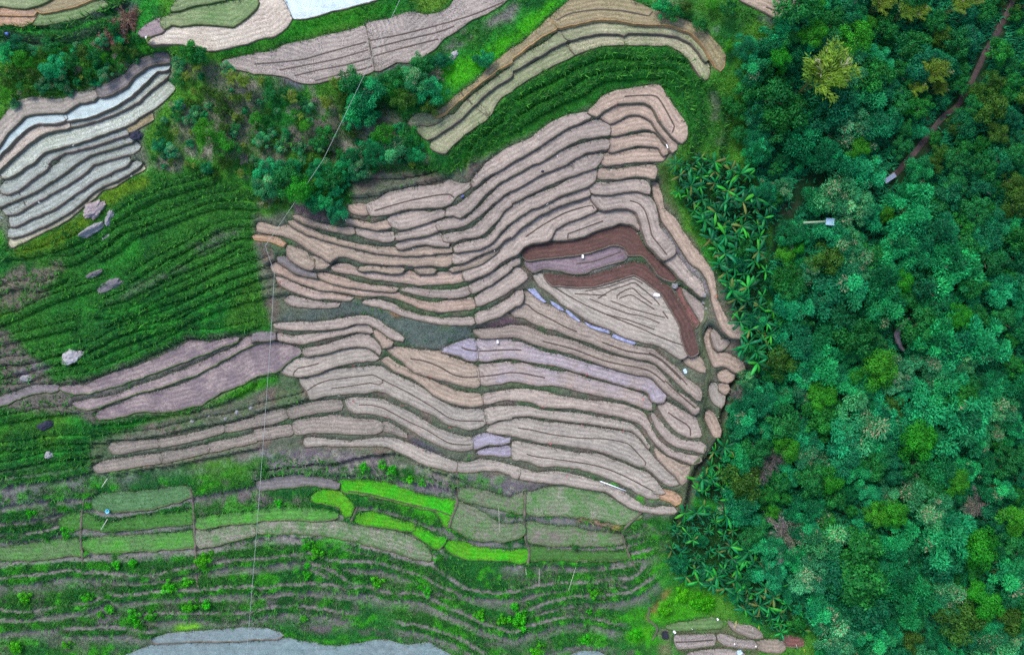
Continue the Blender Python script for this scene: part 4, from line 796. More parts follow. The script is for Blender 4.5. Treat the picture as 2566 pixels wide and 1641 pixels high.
zone('o 1270,1200 1330,1110 1490,900 1510,930 1390,1080 1320,1230', (150,112,64), 0.8, warp=False)
zone('o 1390,1290 1500,1290 1520,1540 1400,1540', (110,116,84), 0.9)
zone('o 1540,1310 1930,1300 2040,1260 2400,1400 2330,1540 1560,1540', (96,100,76), 0.9)
zone('n 380,1250 700,1250 1000,1100 900,1050 950,1240 700,1330 450,1320', (110,90,104), 0.8, n2, 0.3, 0.5)
zone('m 1640,1260 1870,1250 1900,1310 1640,1320', (120,196,20), 0.9)
zone('c 1440,500 1700,560 1850,860 2050,900 2000,1400 1700,1400 1600,1000', (36,108,40), 0.6)
zone('c 1850,880 1880,870 1960,1000 1990,1200 1960,1400 1900,1250 1910,1050', (132,128,118), 0.8, n2, 0.3, 0.5)
zone('g 1370,0 1500,0 1560,470 1900,1000 2000,1400 2050,1480 1930,1200 1900,1000 1540,480 1420,300', (66,98,44), 0.9)
# cross-bund with a green ditch in the planted terraces, and the main cross bunds
zone('b 1000,240 1062,230 1105,460 1150,650 1110,665 1080,540 1050,400', (62,96,52), 0.95, warp=False)
zone('b 1350,0 1390,0 1420,100 1390,110', (50,120,50), 0.9, warp=False)
# forest floor
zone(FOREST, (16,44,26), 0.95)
zone(FOREST, (60,62,50), 0.6, n2, 0.6, 0.72)
zone('d 0,60 250,40 170,180 60,330 0,430', (96,92,104), 0.8, n2, 0.3, 0.5)
for b in (BANANA_UP, BANANA_LOW, BANANA_MID): zone(b, (18,50,24), 0.9)
zone('k 1990,600 2080,520 2230,430 2260,600 2200,700 2060,720', (134,120,116), 0.85, n2, 0.35, 0.55)
zone('o 1960,100 2150,110 2150,180 1960,190', (84,78,84), 0.85)
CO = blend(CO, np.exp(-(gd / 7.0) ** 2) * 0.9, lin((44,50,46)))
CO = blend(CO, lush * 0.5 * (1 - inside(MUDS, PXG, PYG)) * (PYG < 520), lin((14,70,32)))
CO = blend(CO, south * (1 - np.clip(bare, 0, 1)) * sm(fbm(GX * 0.45 + 90, GY * 0.45 + 33, 3), 0.56, 0.66) * 0.75, lin((58,158,26)))
CO = blend(CO, south * (1 - np.clip(bare, 0, 1)) * sm(fbm(GX * 0.3 + 190, GY * 0.5 + 3, 3), 0.58, 0.68) * 0.6, lin((98,94,94)))
jit = 0.72 + 0.56 * n3
CO = np.clip(CO * jit[..., None], 0, 1)
for i, f in enumerate(FIELDS):
    if f['cat'] == 'green paddy':
        c1, c2 = SOILS[f['soil']]; mm = fid == i; t_ = sm(n2[mm], 0.35, 0.6)[:, None]
        CO[mm] = (lin(c1) * (1 - t_) + lin(c2) * t_) * jit[mm][:, None]
greenf = np.isin(fid, [i for i, f in enumerate(FIELDS) if f['cat'] == 'green paddy'])

gm, gnt, gb, glk = nodes_of('hillside_cover')
_a = gnt.nodes.new('ShaderNodeVertexColor'); _a.layer_name = 'Col'
_p = pos_n(gnt)
_k = ramp_n(gnt, noise_n(gnt, _p, 3.2, 4, 0.75), [(0.3, (0.6,) * 3), (0.7, (1.35,) * 3)])
glk.new(mix_n(gnt, 1.0, _a.outputs['Color'], _k, 'MULTIPLY'), gb.inputs['Base Color'])
gb.inputs['Roughness'].default_value = 0.95; gb.inputs['Specular IOR Level'].default_value = 0.15
_b = gnt.nodes.new('ShaderNodeBump'); _b.inputs['Strength'].default_value = 0.7; _b.inputs['Distance'].default_value = 0.25
glk.new(noise_n(gnt, _p, 2.4, 5, 0.75), _b.inputs['Height']); glk.new(_b.outputs[0], gb.inputs['Normal'])

idx = (np.arange(NY - 1)[:, None] * NX + np.arange(NX - 1)[None, :]).ravel()
quads = np.stack([idx, idx + 1, idx + NX + 1, idx + NX], 1)
tv = np.stack([GX.ravel(), GY.ravel(), Z.ravel()], 1)
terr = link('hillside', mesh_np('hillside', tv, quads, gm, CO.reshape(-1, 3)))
tag(terr, 'terraced hillside of grass, weeds and earth banks', kind='structure')
# the land beyond the survey
fm = plain_material('distant_grass', lin((40,88,38)), 0.95, 0.4, 0.05, coords='pos')
g2 = np.linspace(-900, 900, 61)
fx, fy = np.meshgrid(g2, g2)
fz = -16.5 + (fbm(fx * 0.01, fy * 0.01, 3) - 0.5) * 4
i2 = (np.arange(60)[:, None] * 61 + np.arange(60)[None, :]).ravel()
tag(link('ground', mesh_np('ground', np.stack([fx.ravel(), fy.ravel(), fz.ravel()], 1), np.stack([i2, i2 + 1, i2 + 62, i2 + 61], 1), fm)), 'green valley ground around the hillside', kind='structure')

# ---------------------------------------------------------------- paddies: soil slab, earth bund, furrows
SM = {}
for k, (c1, c2) in SOILS.items():
    c1, c2 = lin(c1), lin(c2)
    green_k = k in ('lime', 'limepale', 'grassgreen', 'weedy', 'drygrass', 'palegreen2')
    if k not in ('lime', 'red', 'orange', 'white', 'redpink'): c1, c2 = [0.98 * (0.78 * c + 0.22 * c.mean()) * np.array([1.0, 0.995, 0.955]) for c in (c1, c2)]
    SM[k] = soil_material('soil_' + k, tuple(c1), tuple(c2), rough=GLOSS.get(k, 0.85), stub=SPECK.get(k), patch=0.4 if k in ('drygrass', 'weedy', 'limepale', 'lime', 'fallow', 'grassgreen') else 0.12, grain=0.22 if k in ('white', 'paleblue') else 0.34, rows=0 if k in ('white', 'paleblue', 'tealgrey') else 0.7)
BUND_M = soil_material('bund_earth', tuple(lin((116,102,92))), tuple(lin((98,94,78))), grain=0.4, patch=0.5)
BUND_TAN = soil_material('bund_dry_earth', tuple(lin((178,140,92))), tuple(lin((146,118,82))), grain=0.3, patch=0.4)
BUND_GREEN = soil_material('bund_grass', tuple(lin((58,88,40))), tuple(lin((96,104,66))), grain=0.4, patch=0.5)
FUR_M = soil_material('furrow_wet_mud', tuple(lin((92,78,70))), tuple(lin((76,66,60))), grain=0.25, rough=0.6)


def strip(path, w, h, closed=False):
    """low ridge of width w and height h along a ground path (x, y, z)"""
    n = len(path)
    t = np.gradient(path[:, :2], axis=0)
    t /= np.linalg.norm(t, axis=1)[:, None] + 1e-9
    nn = np.stack([-t[:, 1], t[:, 0]], 1)
    prof = ((-0.5, -0.06), (-0.22, h), (0.22, h), (0.5, -0.06))
    V = np.zeros((n, 4, 3))
    for k, (a, z) in enumerate(prof):
        V[:, k, :2] = path[:, :2] + nn * (a * w); V[:, k, 2] = path[:, 2] + z
    F = [(i * 4 + k, i * 4 + k + 1, (i + 1) * 4 + k + 1, (i + 1) * 4 + k) for i in range(n - 1) for k in range(3)]
    return V.reshape(-1, 3), F

for i, f in enumerate(FIELDS):
    o, z = f['poly'], f['z']
    c = o.mean(0)
    q = o - c; n = len(q)
    lo, hi = q.min(0), q.max(0)
    px_, py_ = np.meshgrid(np.arange(lo[0], hi[0], 0.42), np.arange(lo[1], hi[1], 0.42))
    px_ = px_.ravel() + rng.uniform(-0.08, 0.08, px_.size); py_ = py_.ravel() + rng.uniform(-0.08, 0.08, py_.size)
    closed = np.vstack([q, q[:1]])
    kin = inside(q, px_, py_); px_, py_ = px_[kin], py_[kin]
    kin = seg_dist(closed[::2] if len(closed) % 2 else np.vstack([closed[::2], closed[:1]]), px_, py_)[0] > 0.2; px_, py_ = px_[kin], py_[kin]
    pts2 = [Vector((float(a), float(b))) for a, b in q] + [Vector((float(a), float(b))) for a, b in zip(px_, py_)]
    r2 = delaunay_2d_cdt(pts2, [(k, (k + 1) % n) for k in range(n)], [], 1, 1e-5)
    tv2 = np.array([v[:] for v in r2[0]]); tf = [tuple(x) for x in r2[2]]
    n0 = len(tv2)
    low = np.where(ring_normals(q)[:, 1] < -0.15)[0]
    db, _ = seg_dist(closed, tv2[:, 0], tv2[:, 1])
    lowp = q[low] if len(low) > 2 else q
    dr = np.sqrt(((tv2[:, None, :] - lowp[None]) ** 2).sum(-1)).min(1)
    V = [(x, y, 0.0 if d < 0.05 else 0.03 * (h - 0.5)) for (x, y), d, h in zip(tv2, db, fbm(tv2[:, 0] * 0.8 + i, tv2[:, 1] * 0.8, 3))]
    V += [(x, y, 0.0) for x, y in q] + [(x, y, -0.35) for x, y in q]
    F = tf + [(n0 + k, n0 + k + n, n0 + (k + 1) % n + n, n0 + (k + 1) % n) for k in range(n)]
    me = mesh_np('rice_paddy', V, F, SM[f['soil']])
    for nm, val in (('row', np.concatenate([dr, np.zeros(2 * n)])), ('edge', np.concatenate([db, np.zeros(2 * n)]))):
        me.attributes.new(nm, 'FLOAT', 'POINT').data.foreach_set('value', val.astype(np.float32))
    t = link('rice_paddy', me, loc=(c[0], c[1], z))
    tag(t, f['label'], f['cat'], 'terraced paddies on the hillside', 'thing')
    # bund
    nn = ring_normals(q)
    s = f['soil']
    ks = np.clip(0.40 - 0.75 * nn[:, 1:2], 0.10, 1.0)
    wv = ks * (0.7 + 0.7 * fbm(q[:, 0] * 0.7 + i, q[:, 1] * 0.7, 2)[:, None])
    lv = 1.0
    bw = 0.10 if s in ('khaki', 'palekhaki', 'stubble', 'ribbed', 'orange') else 0.12
    if f['wob'] > 1: bw = 0.10
    rings = []
    for off, zz in ((-bw, 0.004), (-bw * 0.35, 0.10), (bw * 0.4, 0.09), (bw * 1.9 / np.maximum(ks, 0.5), -0.40)):
        r = q + nn * off * wv
        rings.append(np.column_stack([r, np.full(n, zz) * (ks[:, 0] if 0 < zz else 1) + (0.05 * (fbm(q[:, 0] * 2 + i, q[:, 1] * 2, 2) - 0.5) if zz > 0.05 else 0)]))
    BV = np.concatenate(rings)
    BF = [(a * n + k, a * n + (k + 1) % n, (a + 1) * n + (k + 1) % n, (a + 1) * n + k) for a in range(3) for k in range(n)]
    BF = [tuple(reversed(x)) for x in BF]
    mat = BUND_TAN if (s in ('khaki',) and f['lv'] < -5) or s == 'orange' else BUND_GREEN if s in ('lime', 'limepale', 'grassgreen', 'weedy', 'palegreen2', 'palegreen', 'stripegreen') or f['wob'] > 1 else BUND_M
    b = link('bund', mesh_np('bund', BV, BF, mat), parent=t)
    # furrows
    for p in f['fur']:
        w = smooth_open(ground_xy(p, z), 0.5)
        pth = np.column_stack([w - c, np.zeros(len(w))])
        fv, ff = strip(pth, 0.34 if s != 'greytan' else 0.28, 0.05)
        link('furrow', mesh_np('furrow', fv, ff, FUR_M), parent=t)

# ---------------------------------------------------------------- paths and the ditch pools
def drape(name, pts, w, mat, label, lift=0.07):
    p = smooth_open(pts, 8)
    xyz = np.array([at(*q) for q in p])
    t = np.gradient(xyz[:, :2], axis=0); t /= np.linalg.norm(t, axis=1)[:, None] + 1e-9
    nn = np.stack([-t[:, 1], t[:, 0]], 1); K = 6; V = []
    for k in range(K):
        a = (k / (K - 1) - 0.5) * w * (0.8 + 0.5 * fbm(xyz[:, 0] * 0.5 + 3 * k, xyz[:, 1] * 0.5, 2))
        q = xyz[:, :2] + nn * a[:, None]
        V.append(np.column_stack([q, np.maximum(samp(SURF, q[:, 0], q[:, 1]), samp(Z, q[:, 0], q[:, 1])) + lift - (0.2 if k in (0, K - 1) else 0)]))
    n = len(p); V = np.concatenate(V)
    F = [(k * n + i, k * n + i + 1, (k + 1) * n + i + 1, (k + 1) * n + i) for k in range(K - 1) for i in range(n - 1)]
    tag(link(name, mesh_np(name, V, F, mat, smooth=True)), label, kind='structure')
PATH_M = soil_material('path_trodden', tuple(lin((104,108,86))), tuple(lin((84,98,66))), grain=0.4, patch=0.4)
DIRT_M = soil_material('path_dirt', tuple(lin((84,70,70))), tuple(lin((70,54,48))), grain=0.3, patch=0.3)
drape('footpath', P('g 1835,1225 1840,1360 1835,1450 k 1790,0 1795,120 1850,300 1868,400 1850,500 1838,650 1800,780 1785,900 1825,1020 1842,1100 1815,1200 1720,1300 1680,1400 1655,1500 o 1640,60 1600,160'), 0.75, PATH_M, 'trodden grey-green footpath along the east end of the paddies')
DIRT = P('d 2330,-40 2310,60 2200,260 2060,500 1960,720 1800,1000 1650,1120 1480,1340 1340,1500 h 1250,60 1170,140')
drape('dirt_path', DIRT, 1.25, DIRT_M, 'reddish dirt path through the forest')
DARKTRACK = P('h 900,220 700,90 520,110 380,180 230,400 130,600 70,760 ')
XB_M = soil_material('cross_bund_earth', tuple(lin((112,100,94))), tuple(lin((88,92,72))), grain=0.4, patch=0.5)
for s in ('m 790,90 772,220 762,450 772,560 780,690', 'm 1790,-20 1820,130 1832,400 1842,560 1850,780 1862,900', 'n 1890,0 1900,110 1850,250 1822,340', 'o 140,0 130,200 140,440 175,560 160,680', 'o 1240,190 1060,370 1070,480 1120,620 1180,740', 'j 1895,1360 1910,1540', 'o 1290,1090 1310,1110 1290,1200 1380,1290 1330,1400', 'n 960,150 930,230 900,290'):
    drape('earth_bund', P(s), 0.42, XB_M, 'narrow earth bund crossing the southern grassy terraces', 0.16)
wm, wnt, wb, wlk = nodes_of('ditch_water')
wb.inputs['Roughness'].default_value = 0.12
_n = noise_n(wnt, pos_n(wnt), 1.5, 3)
wlk.new(ramp_n(wnt, _n, [(0.35, tuple(lin((120,124,160)))), (0.65, tuple(lin((164,170,200))))]), wb.inputs['Base Color'])
for k, (s, lv) in enumerate((('g 137,1150 170,1132 230,1182 290,1262 338,1302 318,1308 250,1268 170,1198', 9.9), ('g 372,1290 450,1332 496,1372 496,1388 440,1366 380,1318', 10.0), ('g 524,1372 600,1432 656,1482 640,1488 560,1438 514,1390', 10.1), ('g 690,1488 780,1530 k 900,18 940,42 930,58 850,38 740,-2', 10.15), ('k 962,62 1050,92 1150,122 1178,150 1150,163 1050,128 952,90', 10.2))):
    o = smooth_closed(ground_xy(P(s), zlev(lv)), 0.4)
    z = zlev(lv) + 0.12
    n = len(o)
    V = [(x, y, z) for x, y in o] + [(x, y, z - 0.7) for x, y in o]
    F = [tuple(range(n)), *[(a, a + n, (a + 1) % n + n, (a + 1) % n) for a in range(n)]]
    if 0.5 * np.sum(o[:, 0] * np.roll(o[:, 1], -1) - np.roll(o[:, 0], -1) * o[:, 1]) < 0: F = [tuple(reversed(a)) for a in F]
    tag(link('water', mesh_np('water', V, F, wm)), 'bluish pool in the ditch below the triangular field', kind='structure')
# ---------------------------------------------------------------- grass and weeds on the banks (uncountable)
GRASS_M = leaf_material('grass_blades', 0.25, 0.7, 0.0)
def blades(name, n, dens, lmin, lmax, w, label, colfn, seed, tilt=(0.35, 1.1)):
    r = np.random.default_rng(seed)
    x = r.uniform(X0 + 14, X1 - 14, n * 3); y = r.uniform(Y0 + 8, Y1 - 8, n * 3)
    d = near(dens, x, y)
    k = r.random(n * 3) < d
    x, y = x[k][:n], y[k][:n]; m = len(x)
    z = np.where(near(infield, x, y), near(SURF, x, y), samp(Z, x, y))
    c = colfn(x, y, r)
    veg = near(VEG, x, y)
    if name == 'grass':
        x = np.concatenate([x, FRINGE[:, 0]]); y = np.concatenate([y, FRINGE[:, 1]]); z = np.concatenate([z, np.maximum(FRINGE[:, 2], samp(Z, FRINGE[:, 0], FRINGE[:, 1]))])
        fr = len(FRINGE); t = r.random((fr, 1))
        fc = lin((62,86,54)) * (1 - t) + lin((116,118,98)) * t
        fc = np.where(FRINGE[:, 3:4] > 0.5, lin((176,176,168)), fc)
        c = np.concatenate([c, fc]); veg = np.concatenate([veg, np.full(fr, 0.1)]); m = len(x)
    V = np.zeros((m, 3, 3, 3)); C = np.zeros((m, 3, 3, 3))
    for b in range(3):
        az = r.uniform(0, 2 * np.pi, m); tl = r.uniform(*tilt, m)
        L = r.uniform(lmin, lmax, m) * (0.6 + 0.8 * veg)
        dx, dy, dz = np.cos(az) * np.sin(tl), np.sin(az) * np.sin(tl), np.cos(tl)
        ox, oy = r.normal(0, 0.08, m), r.normal(0, 0.08, m)
        sx, sy = -np.sin(az) * w, np.cos(az) * w
        V[:, b, 0] = np.stack([x + ox - sx, y + oy - sy, z - 0.03], 1)
        V[:, b, 1] = np.stack([x + ox + sx, y + oy + sy, z - 0.03], 1)
        V[:, b, 2] = np.stack([x + ox + dx * L, y + oy + dy * L, z + dz * L], 1)
        C[:, b] = (c * r.uniform(0.75, 1.3, (m, 1)))[:, None, :]
    F = np.arange(m * 9).reshape(-1, 3)
    o = link(name, mesh_np(name, V.reshape(-1, 3), F, GRASS_M, np.clip(C.reshape(-1, 3), 0, 1)))
    tag(o, label, kind='stuff')

fpad = infield.copy()
VEG = np.clip(0.35 + 0.9 * lush + 0.5 * (n2 - 0.5), 0.1, 1.4)
inmud = inside(MUDS, PXG, PYG)
infor = inside(FOREST, PXG, PYG)
frame = (PXG > -40) & (PXG < 2606) & (PYG > -40) & (PYG < 1680)
barez = np.clip(bare * sm(n2, 0.3, 0.5), 0, 1)
lum = CO @ np.array([0.3, 0.6, 0.1]); green = CO[..., 1] - np.maximum(CO[..., 0], CO[..., 2])
gness = sm(green, 0.0, 0.04)
dens = np.where(infield | ~frame, 0, 0.30 + 0.7 * gness) * (1 - 0.8 * barez)
dens = np.where(infor, 0, dens); dens = np.where(inmud & ~infield, 0.5, dens)
VEG = np.where(inmud, 0.0, VEG)
dens = np.where(greenf, 0.45, dens)
VEG = np.where((PXG < 720) & (PYG > 450) & (PYG < 1180), VEG * 0.6, VEG)
VEG = np.where(greenf, 0.0, VEG)
def gcol(x, y, r):
    c = near(CO, x, y) * 1.35
    k = r.random(len(x))[:, None]
    c = np.where(k < 0.10, c * 0.6 + np.array([0.07, 0.18, 0.03]), c)
    c = np.where(k > 0.97, c * 0.6 + np.array([0.14, 0.13, 0.09]), c)
    return c
def fringe():
    """tussocks that hang over the upper edges of the paddies"""
    r = np.random.default_rng(12); out = []
    for f in FIELDS:
        o = f['poly']; nn = ring_normals(o); k = np.where(nn[:, 1] > 0.1)[0]
        if not len(k): continue
        m = int(len(k) * 2.6); i = r.choice(k, m)
        p = o[i] + nn[i] * r.uniform(-0.10, 0.35, (m, 1)) + r.normal(0, 0.15, (m, 2))
        out.append(np.column_stack([p, np.full(m, f['z'] + 0.05), r.random(m) < (0.3 if f['soil'] in ('stubble', 'greytan') else 0.12)]))
    return np.concatenate(out)
FRINGE = fringe()
blades('grass', 230000, dens, 0.18, 0.46, 0.045, 'short and rank green grass on the terrace banks', gcol, 3)
def wcol(x, y, r):
    t = r.random((len(x), 1))
    return lin((22,84,36)) * (1 - t) + lin((70,150,46)) * t
weed_d = np.where(infield | ~frame | infor, 0, np.clip(0.02 + lush * 0.5 + 0.35 * sm(n4, 0.5, 0.65) * gness, 0, 1)) * np.where(inmud, 0.15, 1)
blades('weeds', 40000, weed_d, 0.45, 0.85, 0.11, 'broad-leaved green weeds growing on the banks', wcol, 5, (0.5, 1.25))
def fcol(x, y, r):
    t = r.random((len(x), 1))
    return lin((12,100,66)) * (1 - t) + lin((36,156,100)) * t
und = np.where((infor | inside(BANANA_UP, PXG, PYG) | inside(BANANA_LOW, PXG, PYG)) & frame & ~infield, 0.9, 0.0)
for b in (BANANA_UP, BANANA_LOW, BANANA_MID): und = np.where(inside(b, PXG, PYG), 0.15, und)
for trk, w_ in ((DIRT, 20), (DARKTRACK, 22)):
    dd, _ = seg_dist(trk, PXG, PYG); und = np.where(dd < w_, 0.06, und)
und *= 1 - np.exp(-(gd / 9.0) ** 2)
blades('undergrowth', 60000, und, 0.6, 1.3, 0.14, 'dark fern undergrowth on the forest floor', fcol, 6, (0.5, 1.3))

# ---------------------------------------------------------------- crowns
LEAF_M = leaf_material('foliage', 0.38, 0.6, 0.13)
BARK_M = plain_material('bark', lin((92,80,70)), 0.9, 0.35, 3.0)
def leafmesh(c, d, up, L, W, col):
    """one folded leaf per row"""
    d = d / (np.linalg.norm(d, axis=1)[:, None] + 1e-9)
    s = np.cross(d, up); s /= np.linalg.norm(s, axis=1)[:, None] + 1e-9
    nrm = np.cross(s, d)
    L = np.asarray(L)[:, None]; W = np.asarray(W)[:, None]
    V = np.stack([c - d * L * 0.5, c + s * W * 0.5 - nrm * W * 0.12, c + d * L * 0.5 - nrm * L * 0.06, c - s * W * 0.5 - nrm * W * 0.12], 1)
    return V.reshape(-1, 3), np.repeat(col, 4, axis=0)
def unit(r, n):
    v = r.normal(size=(n, 3)); return v / np.linalg.norm(v, axis=1)[:, None]

def crown_broad(r, c1, c2, lobes=16, per=170, leaf=0.34, flat=0.5, spread=0.88):
    R = 3.0; V = []; C = []
    a0 = r.uniform(0, 6.28)
    for k in range(lobes):
        rho = spread * R * math.sqrt((k + 0.5) / lobes) * r.uniform(0.75, 1.2); az = a0 + k * 2.4 + r.normal(0, 0.45)
        lr = R * r.uniform(0.24, 0.42)
        cen = np.array([rho * math.cos(az), rho * math.sin(az), R * flat * (1 - (rho / R) ** 2) + r.uniform(-0.5, 0.5)])
        m = int(per * (lr / (0.33 * R)) ** 2)
        u = unit(r, m); u[:, 2] = np.abs(u[:, 2]) * 1.1 - 0.25
        rad = lr * r.uniform(0.6, 1.08, (m, 1))
        p = cen + u * rad * np.array([1, 1, 0.8])
        t = np.cross(u, unit(r, m)); t = t + u * 0.35
        up = u + 0.6 * unit(r, m)
        tone = r.random(); g = r.uniform(0.68, 1.3)
        mixv = np.clip(tone * 0.6 + 0.4 * r.random((m, 1)), 0, 1)
        col = (c1 * (1 - mixv) + c2 * mixv) * g * r.uniform(0.75, 1.25, (m, 1))
        v, cc = leafmesh(p, t, up, r.uniform(0.7, 1.3, m) * leaf, r.uniform(0.7, 1.2, m) * leaf * 0.62, col)
        V.append(v); C.append(cc)
    return np.concatenate(V), np.concatenate(C)

def crown_culms(r, c1, c2, culms=38, per=60, leaf=0.62, wid=0.13, bias=None, height=2.6, pale=0.05):
    """arching stems that spray out from the middle, hung with narrow leaves"""
    R = 3.0; V = []; C = []
    for k in range(culms):
        az = 2.4 * k + r.normal(0, 0.35)
        if bias is not None: az = bias + r.normal(0, 0.75)
        reach = R * r.uniform(0.35, 1.05); hh = height * r.uniform(0.75, 1.15)
        b0 = r.normal(0, 0.35, 2)
        m = int(per * (0.5 + reach / R))
        t = r.uniform(0.25, 1.0, m) ** 0.7
        def pt(t):
            rr = reach * t ** 1.5; z = hh * (1.9 * t - 0.95 * t ** 2.2)
            return np.stack([b0[0] + rr * math.cos(az), b0[1] + rr * math.sin(az), z], 1)
        p = pt(t); d = pt(np.minimum(t + 0.05, 1.2)) - p
        side = r.normal(0, 1, (m, 1)) * np.array([[-math.sin(az), math.cos(az), 0]])
        d = d / np.linalg.norm(d, axis=1)[:, None] + side * 0.55 + np.array([0, 0, -0.25]) + r.normal(0, 0.2, (m, 3))
        p = p + r.normal(0, 0.14, (m, 3)) + side * 0.12
        g = r.uniform(0.7, 1.3); tone = r.random()
        mixv = np.clip(tone * 0.6 + 0.4 * r.random((m, 1)), 0, 1)
        col = (c1 * (1 - mixv) + c2 * mixv) * g * r.uniform(0.75, 1.25, (m, 1))
        pl = r.random((m, 1)) < (0.55 if r.random() < pale else 0.015)
        col = np.where(pl, lin((150,150,118)), col)
        up = np.array([[0, 0, 1.0]]) + 0.5 * r.normal(size=(m, 3))
        v, cc = leafmesh(p, d, up, r.uniform(0.6, 1.3, m) * leaf, r.uniform(0.7, 1.3, m) * wid, col)
        V.append(v); C.append(cc)
    return np.concatenate(V), np.concatenate(C)

def crown_tuft(r, c1, c2, pale=1, lobes=17, per=330, leaf=0.36):
    """full dome of fine upright blades in overlapping tufts, a few tufts gone dry"""
    R = 3.0; V = []; C = []
    a0 = r.uniform(0, 6.28); drys = set(r.choice(lobes, pale, replace=False)) if pale else set()
    for k in range(lobes):
        rho = 0.98 * R * math.sqrt((k + 0.3) / lobes) * r.uniform(0.7, 1.25); az = a0 + k * 2.4 + r.normal(0, 0.5)
        lr = R * r.uniform(0.18, 0.46)
        cen = np.array([rho * math.cos(az), rho * math.sin(az), R * 0.38 * (1 - (rho / R) ** 2) + r.uniform(-0.8, 0.8)])
        m = int(per * (lr / (0.33 * R)) ** 2)
        u = unit(r, m); u[:, 2] = np.abs(u[:, 2]) * 1.2 - 0.3
        p = cen + u * lr * r.uniform(0.55, 1.12, (m, 1)) * np.array([1, 1, 0.85])
        d = u * np.array([1, 1, 0.5]) + 0.5 * unit(r, m) + np.array([0.05, 0.35, 0.1])
        tone = r.random(); g = r.uniform(0.55, 1.4)
        mixv = np.clip(tone * 0.7 + 0.3 * r.random((m, 1)), 0, 1)
        col = (c1 * (1 - mixv) + c2 * mixv) * g * r.uniform(0.65, 1.5, (m, 1))
        if k in drys:
            q = (r.random((m, 1)) < 0.34) & (u[:, 2:] > 0.2); col = np.where(q, lin((168,166,130)), col)
        v, cc = leafmesh(p, d, u + 0.6 * unit(r, m), r.uniform(0.6, 1.4, m) * leaf, r.uniform(0.7, 1.3, m) * 0.13, col)
        V.append(v); C.append(cc)
    return np.concatenate(V), np.concatenate(C)

def crown_mesh(name, vc):
    v, c = vc
    return mesh_np(name, v, np.arange(len(v)).reshape(-1, 4), LEAF_M, np.clip(c, 0, 1))

def trunk_mesh(r, hgt, limbs=5, rad=0.16):
    V, F = [], []
    def add(p, rr):
        v, f = tube(p, rr, 7); o = len(V); V.extend(v); F.extend([tuple(i + o for i in q) for q in f])
    lean = r.normal(0, 0.12, 2)
    top = np.array([lean[0] * hgt, lean[1] * hgt, hgt])
    add([(0, 0, -0.6), (lean[0], lean[1], hgt * 0.4), top * np.array([0.9, 0.9, 1.0])], [rad * 1.5, rad, rad * 0.6])
    for k in range(limbs):
        az = k * 2 * math.pi / limbs + r.uniform(-0.4, 0.4); b = top * r.uniform(0.55, 0.9)
        e = b + np.array([math.cos(az) * 1.5, math.sin(az) * 1.5, 1.1 * r.uniform(0.7, 1.2)])
        add([b, (b + e) / 2 + np.array([0, 0, 0.15]), e], [rad * 0.5, rad * 0.35, rad * 0.12])
    return mesh_np('trunk', V, F, BARK_M)
def culm_trunk(r, hgt):
    V, F = [], []
    for k in range(9):
        a = r.uniform(0, 6.28); q = r.uniform(0.05, 0.4)
        b = np.array([q * math.cos(a), q * math.sin(a), -0.4]); e = b + np.array([0.5 * math.cos(a), 0.5 * math.sin(a), hgt + 1.4])
        v, f = tube([b, (b + e) / 2 + np.array([-.1 * math.cos(a), -.1 * math.sin(a), .2]), e], [0.06, 0.05, 0.02], 6); o = len(V)
        V.extend(v); F.extend([tuple(i + o for i in p) for p in f])
    return mesh_np('trunk', V, F, plain_material('culm', lin((96,110,62)), 0.6, 0.3, 4.0) if 'culm' not in bpy.data.materials else bpy.data.materials['culm'])

_r = np.random.default_rng(21)
T_DARK, T_MID, T_LIGHT = lin((8,104,68)), lin((48,188,112)), lin((124,210,140))
KIND = {
 'teal':   dict(name='bamboo_clump', cat='bamboo', word='teal-green bamboo clump', crowns=[crown_mesh('crown', crown_tuft(_r, T_DARK, T_MID)) for _ in range(6)], z=2.2, culm=True),
 'pale':   dict(name='bamboo_clump', cat='bamboo', word='pale-tipped bamboo clump', crowns=[crown_mesh('crown', crown_tuft(_r, lin((18,114,74)), lin((96,196,124)), pale=5)) for _ in range(4)], z=2.0, culm=True),
 'green':  dict(name='broadleaf_tree', cat='tree', word='mid-green broadleaf tree', crowns=[crown_mesh('crown', crown_broad(_r, lin((14,96,48)), lin((52,156,66)))) for _ in range(5)], z=2.6),
 'darkg':  dict(name='broadleaf_tree', cat='tree', word='dark green broadleaf tree', crowns=[crown_mesh('crown', crown_broad(_r, lin((10,92,60)), lin((34,142,88)), lobes=20, per=150)) for _ in range(4)], z=2.4),
 'bright': dict(name='round_tree', cat='tree', word='bright lime round tree', crowns=[crown_mesh('crown', crown_broad(_r, lin((36,134,30)), lin((72,168,44)), lobes=22, per=190, leaf=0.26, flat=0.7)) for _ in range(4)], z=3.2),
 'yellow': dict(name='feathery_bamboo', cat='bamboo', word='yellow-olive feathery bamboo', crowns=[crown_mesh('crown', crown_culms(_r, lin((74,120,36)), lin((128,154,48)), culms=34, per=80, leaf=0.45, wid=0.10, bias=0.35, height=2.2)) for _ in range(3)], z=2.6, culm=True),
 'olive':  dict(name='broadleaf_tree', cat='tree', word='olive-green low tree', crowns=[crown_mesh('crown', crown_broad(_r, lin((42,96,30)), lin((86,134,48)), lobes=18, per=150, leaf=0.3)) for _ in range(4)], z=2.2),
 'dry':    dict(name='dry_shrub', cat='shrub', word='leaf-bare greyish shrub', crowns=[crown_mesh('crown', crown_culms(_r, lin((96,86,92)), lin((150,140,138)), culms=30, per=30, leaf=0.5, wid=0.06, height=1.6, pale=0.3)) for _ in range(3)], z=0.8, culm=True),
}
for kd in KIND.values():
    kd['trunks'] = [culm_trunk(_r, kd['z']) if kd.get('culm') else trunk_mesh(_r, kd['z'] + 0.8) for _ in range(3)]

